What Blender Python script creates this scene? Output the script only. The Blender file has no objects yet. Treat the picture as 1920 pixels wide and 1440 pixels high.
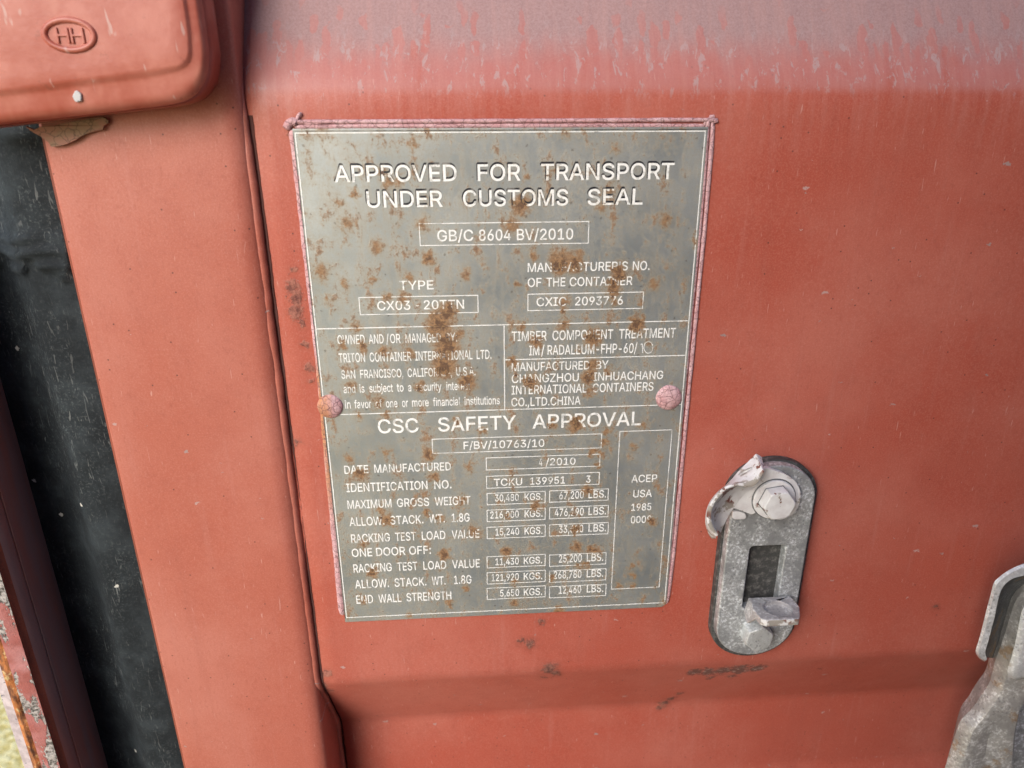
import bpy, bmesh, math, random
from mathutils import Vector, Matrix, noise as mnoise
from mathutils.geometry import tessellate_polygon, delaunay_2d_cdt

random.seed(7)
C = bpy.context.scene.collection
S = bpy.context.scene

# ------------------------------------------------------------------ camera
PITCH, YAW, ROLL, FPX = 0.3516, -0.0651, -0.0049, 1290.0
CAM = Vector((-0.0199, -0.3563, 0.1411))


def cam_rows():
    B = Matrix(((1, 0, 0), (0, 0, -1), (0, 1, 0)))
    cx, sx = math.cos(PITCH), math.sin(PITCH)
    cy, sy = math.cos(YAW), math.sin(YAW)
    cz, sz = math.cos(ROLL), math.sin(ROLL)
    Rx = Matrix(((1, 0, 0), (0, cx, -sx), (0, sx, cx)))
    Ry = Matrix(((cy, 0, sy), (0, 1, 0), (-sy, 0, cy)))
    Rz = Matrix(((cz, -sz, 0), (sz, cz, 0), (0, 0, 1)))
    return Rz @ Rx @ Ry @ B


RW = cam_rows()
cd = bpy.data.cameras.new('camera')
cd.sensor_width = 36.0
cd.lens = FPX / 1920 * 36.0
cd.clip_start, cd.clip_end = 0.01, 500
cd.dof.use_dof = True
cd.dof.focus_distance = 0.385
cd.dof.aperture_fstop = 9.0
cam = bpy.data.objects.new('camera', cd)
C.objects.link(cam)
r, d_, f_ = RW[0], RW[1], RW[2]
cam.matrix_world = Matrix(((r[0], -d_[0], -f_[0], CAM.x), (r[1], -d_[1], -f_[1], CAM.y),
                           (r[2], -d_[2], -f_[2], CAM.z), (0, 0, 0, 1)))
S.camera = cam

# ------------------------------------------------------------------ light
SUN_EL, SUN_AZ = 30.0, 214.0           # the sun stands high, to the left and in front of the door
w = bpy.data.worlds.new('World')
S.world = w
w.use_nodes = True
wn = w.node_tree
sky = wn.nodes.new('ShaderNodeTexSky')
sky.sky_type = 'NISHITA'
sky.sun_disc = False
sky.sun_elevation = math.radians(SUN_EL)
sky.sun_rotation = math.radians(SUN_AZ)
sky.dust_density = 1.5
sky.air_density = 1.0
sky.ozone_density = 1.0
wn.links.new(sky.outputs[0], wn.nodes['Background'].inputs[0])
wn.nodes['Background'].inputs[1].default_value = 0.135
sl = bpy.data.lights.new('sun', 'SUN')
sl.energy = 1.4
sl.angle = math.radians(34)
sl.color = (1.0, 0.975, 0.94)
so = bpy.data.objects.new('sun', sl)
C.objects.link(so)
sd = Vector((math.sin(math.radians(SUN_AZ)) * math.cos(math.radians(SUN_EL)),
             math.cos(math.radians(SUN_AZ)) * math.cos(math.radians(SUN_EL)), math.sin(math.radians(SUN_EL))))
so.rotation_euler = sd.to_track_quat('Z', 'Y').to_euler()
so.location = sd * 5
S.view_settings.view_transform = 'Standard'
S.view_settings.look = 'None'
S.view_settings.gamma = 1
S.view_settings.use_curve_mapping = False
S.view_settings.exposure = 0.78


def P(px, py, d=0.0):
    """the place on the plane d metres in front of the plate's face that the photograph shows at (px, py)"""
    v = RW.transposed() @ Vector(((px - 960) / FPX, (py - 720) / FPX, 1.0))
    t = (-d - CAM.y) / v.y
    return CAM + v * t


# ------------------------------------------------------------------ node helpers
class NT:
    def __init__(self, name):
        self.m = bpy.data.materials.new(name)
        self.m.use_nodes = True
        self.t = self.m.node_tree
        self.b = self.t.nodes['Principled BSDF']
        self.co = self.n('ShaderNodeTexCoord').outputs['Object']

    def n(self, typ, **kw):
        nd = self.t.nodes.new(typ)
        for k, v in kw.items():
            setattr(nd, k, v)
        return nd

    def put(self, sock, v):
        if isinstance(v, bpy.types.NodeSocket):
            self.t.links.new(v, sock)
        elif v is not None:
            if isinstance(v, (tuple, list)) and len(v) == 3 and sock.type == 'RGBA':
                v = (*v, 1)
            sock.default_value = v

    def math(self, op, a, b=None, c=None, clamp=False):
        nd = self.n('ShaderNodeMath', operation=op, use_clamp=clamp)
        self.put(nd.inputs[0], a)
        self.put(nd.inputs[1], b)
        self.put(nd.inputs[2], c)
        return nd.outputs[0]

    def vmath(self, op, a, b=None, scale=None):
        nd = self.n('ShaderNodeVectorMath', operation=op)
        self.put(nd.inputs[0], a)
        self.put(nd.inputs[1], b)
        if scale is not None:
            self.put(nd.inputs['Scale'], scale)
        return nd.outputs['Value' if op in ('DISTANCE', 'LENGTH', 'DOT_PRODUCT') else 'Vector']

    def map(self, scale=(1, 1, 1), loc=(0, 0, 0), rot=(0, 0, 0), vec=None):
        nd = self.n('ShaderNodeMapping')
        self.put(nd.inputs[0], vec or self.co)
        nd.inputs['Location'].default_value = loc
        nd.inputs['Rotation'].default_value = rot
        nd.inputs['Scale'].default_value = scale
        return nd.outputs[0]

    def noise(self, scale, detail=3, rough=0.55, vec=None, dist=0.0, col=False):
        nd = self.n('ShaderNodeTexNoise')
        self.put(nd.inputs['Vector'], vec or self.co)
        nd.inputs['Scale'].default_value = scale
        nd.inputs['Detail'].default_value = detail
        nd.inputs['Roughness'].default_value = rough
        nd.inputs['Distortion'].default_value = dist
        return nd.outputs['Color' if col else 'Fac']

    def xz(self, vec):
        s = self.sep(vec)
        nd = self.n('ShaderNodeCombineXYZ')
        self.put(nd.inputs[0], s[0])
        self.put(nd.inputs[1], s[2])
        return nd.outputs[0]

    def voro(self, scale, feature='F1', vec=None, out='Distance', rnd=1.0, flat=False):
        nd = self.n('ShaderNodeTexVoronoi', feature=feature)
        if flat:
            nd.voronoi_dimensions = '2D'
            vec = self.xz(vec or self.co)
        self.put(nd.inputs['Vector'], vec or self.co)
        nd.inputs['Scale'].default_value = scale
        nd.inputs['Randomness'].default_value = rnd
        return nd.outputs[out]

    def ss(self, v, lo, hi):
        nd = self.n('ShaderNodeMapRange', interpolation_type='SMOOTHSTEP')
        self.put(nd.inputs['Value'], v)
        a, b, c, e = (lo, hi, 0, 1) if lo < hi else (hi, lo, 1, 0)
        for k, x in zip(('From Min', 'From Max', 'To Min', 'To Max'), (a, b, c, e)):
            nd.inputs[k].default_value = x
        return nd.outputs[0]

    def mix(self, f, a, b, blend='MIX'):
        nd = self.n('ShaderNodeMix', data_type='RGBA', blend_type=blend)
        self.put(nd.inputs[0], f)
        self.put(nd.inputs[6], a)
        self.put(nd.inputs[7], b)
        return nd.outputs[2]

    def fmix(self, f, a, b):
        nd = self.n('ShaderNodeMix')
        self.put(nd.inputs[0], f)
        self.put(nd.inputs[2], a)
        self.put(nd.inputs[3], b)
        return nd.outputs[0]

    def sep(self, vec=None):
        nd = self.n('ShaderNodeSeparateXYZ')
        self.put(nd.inputs[0], vec or self.co)
        return nd.outputs

    def bump(self, h, strength=0.3, dist=0.001, normal=None):
        nd = self.n('ShaderNodeBump')
        self.put(nd.inputs['Height'], h)
        nd.inputs['Strength'].default_value = strength
        nd.inputs['Distance'].default_value = dist
        self.put(nd.inputs['Normal'], normal)
        return nd.outputs[0]

    def set(self, **kw):
        names = {'color': 'Base Color', 'rough': 'Roughness', 'metal': 'Metallic', 'normal': 'Normal',
                 'spec': 'Specular IOR Level', 'coat': 'Coat Weight', 'coat_rough': 'Coat Roughness', 'sheen': 'Sheen Weight'}
        for k, v in kw.items():
            self.put(self.b.inputs[names[k]], v)
        return self.m

    def spots(self, blobs, vec):
        """largest of many soft round spots (x, z, radius, strength) in the plane of the door"""
        acc = None
        for (x, z, rad, st) in blobs:
            dd = self.vmath('DISTANCE', vec, (x, 0, z))
            v = self.math('MULTIPLY_ADD', dd, -st / rad, st)
            acc = v if acc is None else self.math('MAXIMUM', acc, v)
        return acc

    def flat(self, wobble=0.004, scale=120.0, sz=1.0):
        """object coordinates pressed flat onto the door plane and wobbled"""
        nz = self.noise(scale, 3, 0.6, col=True)
        off = self.vmath('SCALE', self.vmath('SUBTRACT', nz, (0.5, 0.5, 0.5)), scale=wobble * 2)
        return self.vmath('MULTIPLY', self.vmath('ADD', self.co, off), (1, 0, sz))


def spots_px(rows, d=0.0):
    out = []
    for (px, py, rad, st) in rows:
        a = P(px, py, d)
        k = (P(px + 1, py, d) - a).length
        out.append((a.x, a.z, rad * k, st))
    return out


# ------------------------------------------------------------------ materials
PANEL_D = -0.0015
Z_TOP = P(1300, 172, PANEL_D).z
Z_BOT = P(1100, 1257, PANEL_D).z

SCARS = spots_px([(995, 1208, 17, 1.1), (1013, 1166, 8, 1.0), (1030, 1258, 22, 1.2), (1042, 1270, 15, 1.0), (1022, 1282, 13, .8),
                  (1272, 1392, 15, 1.1), (1284, 1378, 13, 1.1), (1297, 1360, 9, 1.0), (1262, 1402, 8, .9), (975, 1205, 10, .9),
                  (1755, 1138, 8, .9), (556, 830, 10, .9), (575, 1110, 8, .8), (1550, 1275, 4, 1.2)], PANEL_D)
SCRAPE = spots_px([(1308, 1277, 20, .9), (1335, 1276, 24, 1.0), (1365, 1273, 24, 1.0), (1395, 1270, 26, 1.0), (1424, 1266, 22, .9),
                   (1345, 1300, 12, .6), (1390, 1295, 14, .6)], PANEL_D)
CRUST = spots_px([(548, 538, 19, 1.1), (556, 560, 18, 1.2), (552, 585, 18, 1.2), (566, 602, 14, 1.1), (578, 690, 13, 1.0), (573, 645, 10, .9),
                  (549, 505, 9, .9), (582, 715, 9, 1.0), (598, 1268, 15, 1.1), (606, 1288, 13, 1.0), (612, 1262, 12, .9), (616, 1308, 9, .8),
                  (548, 250, 10, .9), (560, 225, 7, .8)], PANEL_D)


def door_paint(name, panel=False, base=(0.415, 0.084, 0.054), fade=(0.48, 0.140, 0.103)):
    k = NT(name)
    x, y, z = k.sep()
    big = k.noise(9, 4, 0.6)
    col = k.mix(k.ss(big, 0.35, 0.72), base, fade)
    mott = k.noise(60, 5, 0.65)
    col = k.mix(k.math('MULTIPLY', k.ss(mott, 0.45, 0.8), 0.22), col, (0.30, 0.075, 0.05))
    # rain streaks run down the paint
    st = k.noise(1.0, 4, 0.6, vec=k.map((190, 190, 9)))
    col = k.mix(k.math('MULTIPLY', k.ss(st, 0.55, 0.80), 0.30), col, (0.50, 0.20, 0.17))
    st2 = k.noise(1.0, 3, 0.6, vec=k.map((75, 75, 5), (3, 1, 7)))
    col = k.mix(k.math('MULTIPLY', k.ss(st2, 0.56, 0.78), 0.22), col, (0.30, 0.075, 0.055))
    # grain
    gr = k.noise(1100, 3, 0.75)
    col = k.mix(k.math('MULTIPLY', k.ss(gr, 0.42, 0.72), 0.30), col, (0.60, 0.27, 0.22))
    gr2 = k.noise(620, 4, 0.75, vec=k.map((1, 1, 0.5), (1, 7, 3)))
    col = k.mix(k.math('MULTIPLY', k.ss(gr2, 0.50, 0.74), 0.32), col, (0.27, 0.06, 0.04))
    # fine hair scratches in two leanings
    for i, (rot, sc, th) in enumerate(((0.35, (900, 1, 90), 0.72), (-0.6, (700, 1, 110), 0.725), (1.35, (800, 1, 120), 0.73))):
        hs = k.noise(1.0, 1, 0.4, vec=k.map(sc, (i * 3.1, 0, i), (0, rot, 0)), dist=0.4)
        where = k.ss(k.noise(26, 3, 0.6, vec=k.map((1, 1, 1), (i, i, 2 * i))), 0.48, 0.62)
        f = k.math('MULTIPLY', k.ss(hs, th, th + 0.05), where)
        col = k.mix(k.math('MULTIPLY', f, 0.7), col, (0.60, 0.33, 0.29))
    # chips and pin pricks of dirt
    wob = k.vmath('MULTIPLY', k.flat(0.0022, 420, 1.0), (0.6, 1, 1.5))
    cv = k.voro(95, vec=wob, flat=True)
    cr = k.voro(95, out='Color', vec=wob, flat=True)
    sel = k.sep(cr)
    size = k.math('MULTIPLY_ADD', k.math('POWER', sel[2], 3.0), 0.10, 0.022)
    chip = k.math('MULTIPLY', k.math('LESS_THAN', cv, size), k.math('GREATER_THAN', sel[0], 0.90 if panel else 0.94))
    chipc = k.mix(sel[1], (0.52, 0.34, 0.32), (0.30, 0.25, 0.25))
    col = k.mix(k.math('MULTIPLY', chip, 0.85), col, chipc)
    pv = k.voro(150, vec=k.map((1, 0, 1), (5, 0, 3)), flat=True)
    ps = k.sep(k.voro(150, out='Color', vec=k.map((1, 0, 1), (5, 0, 3)), flat=True))
    pin = k.math('MULTIPLY', k.ss(pv, 0.085, 0.05), k.math('GREATER_THAN', ps[0], 0.94))
    col = k.mix(k.math('MULTIPLY', pin, 0.8), col, (0.10, 0.035, 0.03))
    rough = k.math('MULTIPLY_ADD', mott, 0.22, 0.34)
    h = k.math('ADD', k.math('MULTIPLY', k.noise(420, 3, 0.6), 0.35), k.math('MULTIPLY', k.noise(60, 2), 0.3))
    h = k.math('SUBTRACT', h, k.math('MULTIPLY', chip, 0.3))
    if panel:
        # the dust that lies on the sloping top, washed away in drops and runs
        vc = k.map((1, 0, 0.36))
        warp = k.vmath('SCALE', k.vmath('SUBTRACT', k.noise(130, 3, col=True), (0.5, 0.5, 0.5)), scale=0.006)
        vc = k.vmath('ADD', vc, warp)
        dv = k.voro(170, vec=vc, flat=True)
        up = k.math('SUBTRACT', z, Z_TOP)
        run = k.noise(1.0, 4, 0.6, vec=k.map((75, 1, 26)))
        edge = k.math('ADD', up, k.math('MULTIPLY', k.math('SUBTRACT', run, 0.5), 0.022))
        dust = k.ss(edge, 0.007, 0.030)
        drops_on = k.ss(edge, 0.050, 0.028)
        dsel = k.sep(k.voro(170, vec=vc, out='Color', flat=True))
        drop = k.math('MULTIPLY', k.ss(k.math('ADD', dv, k.math('MULTIPLY', dsel[1], 0.2)), 0.52, 0.44), k.math('MULTIPLY', drops_on, k.math('GREATER_THAN', k.math('ADD', dsel[0], k.math('MULTIPLY', edge, -14.0)), 0.18)))
        dust = k.math('MULTIPLY', dust, k.math('SUBTRACT', 1.0, k.math('MULTIPLY', drop, 0.66)))
        fine = k.noise(900, 4, 0.75)
        pink = k.math('MULTIPLY', k.ss(up, -0.0025, 0.0035), k.ss(k.noise(1.0, 4, 0.6, vec=k.map((60, 1, 30), (4, 0, 4))), 0.10, 0.55))
        col = k.mix(k.math('MULTIPLY', pink, 0.62), col, k.mix(fine, (0.42, 0.16, 0.15), (0.52, 0.25, 0.24)))
        dcol = k.mix(k.ss(fine, 0.3, 0.7), (0.29, 0.20, 0.205), (0.39, 0.285, 0.29))
        col = k.mix(k.math('MULTIPLY', dust, 0.80), col, dcol)
        # grey crumbs left between the drops
        gv = k.noise(1.0, 4, 0.7, vec=k.map((260, 1, 110), (2, 0, 4)), dist=0.6)
        gz = k.math('MULTIPLY', k.ss(edge, -0.006, 0.006), k.ss(edge, 0.036, 0.016))
        grey = k.math('MULTIPLY', k.ss(gv, 0.56, 0.62), gz)
        col = k.mix(k.math('MULTIPLY', grey, 0.52), col, (0.42, 0.37, 0.38))
        # pale film that the runs carried over the crease
        film = k.math('MULTIPLY', k.ss(up, -0.045, 0.004), k.ss(k.noise(1.0, 5, 0.65, vec=k.map((210, 1, 18), (9, 0, 1))), 0.40, 0.72))
        col = k.mix(k.math('MULTIPLY', film, 0.24), col, (0.56, 0.30, 0.27))
        rough = k.fmix(dust, rough, 0.75)
        # knocks, scrapes and rusty crust
        fv = k.flat(0.0055, 160)
        fine = k.noise(330, 4, 0.7)
        sc = k.spots(SCARS, fv)
        scm = k.ss(k.math('ADD', sc, k.math('MULTIPLY', k.math('SUBTRACT', fine, 0.5), 2.4)), 0.25, 0.80)
        halo = k.ss(sc, -0.7, 0.8)
        col = k.mix(k.math('MULTIPLY', halo, 0.40), col, (0.22, 0.065, 0.045))
        col = k.mix(scm, col, k.mix(k.ss(fine, 0.35, 0.65), (0.075, 0.034, 0.030), (0.30, 0.12, 0.09)))
        sp = k.spots(SCRAPE, k.flat(0.005, 90))
        lines = k.noise(1.0, 4, 0.7, vec=k.map((260, 1, 520), (0, 0, 0), (0, 0.18, 0)), dist=0.6)
        spm = k.ss(k.math('ADD', sp, k.math('MULTIPLY', k.math('SUBTRACT', k.noise(300, 5, 0.8), 0.5), 2.2)), 0.05, 0.55)
        col = k.mix(k.math('MULTIPLY', spm, 0.85), col, k.mix(k.ss(lines, 0.56, 0.62), (0.11, 0.060, 0.050), (0.44, 0.36, 0.34)))
        cu = k.spots(CRUST, k.flat(0.004, 220))
        cum = k.ss(k.math('ADD', cu, k.math('MULTIPLY', k.math('SUBTRACT', fine, 0.5), 2.0)), 0.15, 0.55)
        col = k.mix(k.math('MULTIPLY', k.ss(cu, -0.8, 0.9), 0.35), col, (0.28, 0.08, 0.05))
        col = k.mix(cum, col, k.mix(k.ss(fine, 0.35, 0.65), (0.15, 0.050, 0.040), (0.38, 0.15, 0.11)))
        rough = k.fmix(k.math('MAXIMUM', cum, k.math('MAXIMUM', scm, spm)), rough, 0.85)
        h = k.math('ADD', h, k.math('MULTIPLY', k.math('ADD', cum, scm), k.math('MULTIPLY', fine, 3.0)))
    return k.set(color=col, rough=rough, spec=0.45, normal=k.bump(h, 0.34, 0.0009))


def k_lo(v):
    return v


M = {}
M['panel'] = door_paint('weathered_red_panel_paint', True)
M['paint'] = door_paint('weathered_red_paint_with_sheen', False, (0.425, 0.114, 0.078), (0.49, 0.170, 0.130))  # stile and bead: the sheen on the left put into a lighter, pinker base


def hinge_paint():
    k = NT('hinge_red_paint')
    big = k.noise(38, 4, 0.6)
    col = k.mix(k.ss(big, 0.35, 0.7), (0.38, 0.083, 0.056), (0.50, 0.17, 0.13))
    st = k.noise(1.0, 3, 0.55, vec=k.map((60, 60, 14)))
    col = k.mix(k.math('MULTIPLY', k.ss(st, 0.48, 0.7), 0.35), col, (0.55, 0.23, 0.17))
    sc = k.ss(k.noise(1.0, 2, 0.5, vec=k.map((260, 260, 60), (0, 0, 0), (0, 0.3, 0)), dist=0.5), 0.70, 0.76)
    col = k.mix(k.math('MULTIPLY', sc, 0.5), col, (0.55, 0.42, 0.40))
    k2 = k.math('MULTIPLY', k.ss(k.noise(120, 4, .7), .62, .70), .5)
    col = k.mix(k2, col, (0.26, 0.07, 0.05))
    h = k.noise(300, 3, 0.6)
    return k.set(color=col, rough=k.math('MULTIPLY_ADD', big, 0.2, 0.30), spec=0.5, normal=k.bump(h, 0.15, 0.0008))


M['hinge'] = hinge_paint()


def maroon():
    k = NT('maroon_paint_with_post_shade')  # maroon carries the shade on the post's side; also on the added container
    x, y, z = k.sep()
    n1 = k.noise(1.0, 4, 0.6, vec=k.map((120, 120, 10)))
    col = k.mix(k.ss(n1, 0.35, 0.7), (0.23, 0.145, 0.15), (0.29, 0.12, 0.105))
    col = k.mix(k.math('MULTIPLY', k.ss(k.noise(1200, 2), 0.5, 0.8), 0.3), col, (0.20, 0.13, 0.14))
    return k.set(color=col, rough=0.5, spec=0.4, normal=k.bump(k.noise(500, 3), 0.2, 0.0008))


M['maroon'] = maroon()


def rustred():
    k = NT('rust_red_edge')
    n1 = k.noise(1.0, 4, 0.6, vec=k.map((150, 150, 25)))
    col = k.mix(k.ss(n1, 0.35, 0.7), (0.19, 0.05, 0.03), (0.28, 0.075, 0.045))
    return k.set(color=col, rough=0.6, normal=k.bump(k.noise(600, 4), 0.4, 0.001))


M['rustred'] = rustred()


def wornpaint():
    """faded pink paint, peeled to grey metal in rough patches along the corner of the post"""
    k = NT('faded_peeling_paint')
    n1 = k.noise(1.0, 5, 0.65, vec=k.map((90, 90, 26), (4, 0, 2)))
    n2 = k.noise(420, 4, 0.7)
    col = k.mix(k.ss(k.noise(70, 4), 0.35, 0.7), (0.36, 0.105, 0.09), (0.46, 0.20, 0.195))
    bare = k.ss(k.math('ADD', n1, k.math('MULTIPLY', k.math('SUBTRACT', n2, 0.5), 0.2)), 0.50, 0.53)
    grey = k.mix(k.ss(n2, 0.38, 0.62), (0.06, 0.055, 0.05), (0.48, 0.44, 0.42))
    col = k.mix(bare, col, grey)
    h = k.math('ADD', k.math('MULTIPLY', n2, 0.7), k.math('MULTIPLY', bare, -0.6))
    return k.set(color=col, rough=0.7, normal=k.bump(h, 0.6, 0.0015))


M['worn'] = wornpaint()


def orange_rust():
    k = NT('orange_rust')
    n1 = k.noise(1.0, 5, 0.65, vec=k.map((260, 260, 90)))
    col = k.mix(k.ss(n1, 0.35, 0.62), (0.12, 0.05, 0.03), (0.55, 0.20, 0.06))
    col = k.mix(k.ss(k.noise(200, 3), 0.56, 0.66), col, (0.60, 0.42, 0.20))
    return k.set(color=col, rough=0.85, normal=k.bump(n1, 0.8, 0.0015))


M['orange'] = orange_rust()


def chalk():
    k = NT('chalky_pale_paint')
    n1 = k.noise(160, 5, 0.65)
    col = k.mix(k.ss(n1, 0.35, 0.65), (0.42, 0.35, 0.36), (0.58, 0.50, 0.52))
    col = k.mix(k.ss(k.noise(420, 3, 0.7), 0.62, 0.68), col, (0.17, 0.16, 0.19))
    return k.set(color=col, rough=0.8, normal=k.bump(n1, 0.4, 0.001))


M['chalk'] = chalk()


def gasket():
    k = NT('dusty_black_rubber')
    n1 = k.noise(40, 5, 0.7)
    col = k.mix(k.ss(n1, 0.40, 0.70), (0.012, 0.016, 0.020), (0.032, 0.041, 0.048))
    n2 = k.noise(650, 3, 0.75)
    dusty = k.ss(k.noise(28, 4, 0.65, vec=k.map((1, 1, .6), (3, 1, 2))), 0.42, 0.66)
    col = k.mix(k.math('MULTIPLY', k.ss(n2, 0.50, 0.72), k.math('MULTIPLY_ADD', dusty, 0.5, 0.12)), col, (0.115, 0.13, 0.135))
    for i, rot in enumerate((0.5, -0.6, 1.5)):
        hs = k.noise(1.0, 1, 0.4, vec=k.map((520, 520, 90), (i * 5, 0, i), (0, rot, 0)), dist=1.2)
        col = k.mix(k.math('MULTIPLY', k.ss(hs, 0.70, 0.75), k.math('MULTIPLY_ADD', dusty, 0.5, 0.1)), col, (0.20, 0.21, 0.21))
    wob = k.flat(0.0015, 600)
    sel = k.sep(k.voro(90, out='Color', vec=wob, flat=True))
    chip = k.math('MULTIPLY', k.ss(k.voro(90, vec=wob, flat=True), 0.12, 0.08), k.math('GREATER_THAN', sel[0], 0.965))
    col = k.mix(chip, col, (0.55, 0.54, 0.50))
    return k.set(color=col, rough=0.78, spec=0.25, normal=k.bump(k.math('ADD', n2, k.math('MULTIPLY', n1, 2.0)), 0.35, 0.0008))


M['gasket'] = gasket()


def darkrubber():
    k = NT('dark_rubber_pad')
    n1 = k.noise(260, 4, 0.7)
    col = k.mix(k.ss(n1, 0.45, 0.7), (0.045, 0.046, 0.046), (0.16, 0.155, 0.15))
    return k.set(color=col, rough=0.65, normal=k.bump(n1, 0.3, 0.0008))


M['pad'] = darkrubber()

M['gap'] = NT('dark_seam').set(color=(0.085, 0.030, 0.026), rough=0.9)


def galv(name, dark=(0.17, 0.175, 0.18), mid=(0.42, 0.435, 0.45), lite=(0.86, 0.89, 0.93), rust=0.0, metal=0.35):
    k = NT(name)
    n1 = k.noise(75, 5, 0.65)
    n2 = k.noise(480, 4, 0.7)
    col = k.mix(k.ss(n1, 0.35, 0.65), mid, k.mix(0.5, mid, dark))
    col = k.mix(k.math('MULTIPLY', k.ss(n2, 0.46, 0.62), k.ss(n1, 0.62, 0.38)), col, lite)
    pit = k.math('MULTIPLY', k.ss(k.voro(420, vec=k.vmath('ADD', k.co, k.vmath('SCALE', k.noise(900, 3, col=True), scale=0.001))), 0.32, 0.15), k.ss(k.noise(50, 3, vec=k.map(loc=(3, 3, 3))), 0.42, 0.6))
    col = k.mix(k.math('MULTIPLY', pit, 0.42), col, (0.14, 0.14, 0.15))
    if rust:
        rn = k.ss(k.noise(52, 5, 0.65, vec=k.map(loc=(7, 2, 9))), 0.62 - rust, 0.70 - rust)
        col = k.mix(k.math('MULTIPLY', rn, 0.7), col, k.mix(n2, (0.16, 0.07, 0.035), (0.50, 0.36, 0.20)))
    h = k.math('SUBTRACT', n2, pit)
    return k.set(color=col, metal=metal, rough=0.52, normal=k.bump(h, 0.45, 0.0009))


M['galv'] = galv('weathered_galvanised_steel')
M['bolt'] = galv('bolt_galvanised_steel', (0.42, 0.43, 0.43), (0.58, 0.60, 0.61), (0.82, 0.84, 0.85))
M['lug'] = galv('stained_galvanised_steel', (0.30, 0.28, 0.285), (0.50, 0.48, 0.485), (0.80, 0.80, 0.80), rust=0.04)
M['handle'] = galv('handle_galvanised_steel', (0.24, 0.23, 0.225), (0.44, 0.425, 0.41), (0.76, 0.76, 0.76), rust=0.06)
M['hook'] = galv('hook_galvanised_steel', (0.46, 0.46, 0.47), (0.66, 0.67, 0.69), (0.92, 0.93, 0.95), rust=0.03)


def whitepaint(name, chip=0.60, shade=1.0, scale=95):
    k = NT(name)
    n1 = k.noise(scale, 5, 0.62)
    n2 = k.noise(420, 4, 0.7)
    col = k.mix(k.ss(k.noise(140, 3), 0.35, 0.7), (0.78 * shade, 0.78 * shade, 0.80 * shade), (0.66 * shade, 0.64 * shade, 0.66 * shade))
    f = k.math('ADD', n1, k.math('MULTIPLY', k.math('SUBTRACT', n2, 0.5), 0.15))
    c2 = k.mix(k.ss(k.noise(60, 2, vec=k.map(loc=(5, 5, 5))), 0.45, 0.55), (0.17, 0.055, 0.04), (0.36, 0.33, 0.30))
    bare = k.ss(f, chip, chip + 0.02)
    rim = k.math('MULTIPLY', k.ss(f, chip - 0.05, chip), 0.4)
    col = k.mix(rim, col, (0.50, 0.46, 0.43))
    col = k.mix(bare, col, c2)
    return k.set(color=col, rough=0.55, normal=k.bump(k.math('SUBTRACT', k.math('MULTIPLY', n2, 0.4), bare), 0.4, 0.0006))


M['white'] = whitepaint('chipped_white_paint', 0.55, 0.92, 120)
M['whitechip'] = whitepaint('badly_chipped_white_paint', 0.47, 0.95, 150)
M['whitesolid'] = whitepaint('white_paint', 0.60, 0.92, 150)
M['chip'] = whitepaint('bare_white_fleck', 0.62, 0.72)
M['dark_steel'] = galv('dark_rusty_steel', (0.08, 0.084, 0.09), (0.16, 0.168, 0.178), (0.30, 0.31, 0.32), rust=0.06)  # dark steel: inner faces of the hook, rings under washer and bolt

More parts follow.
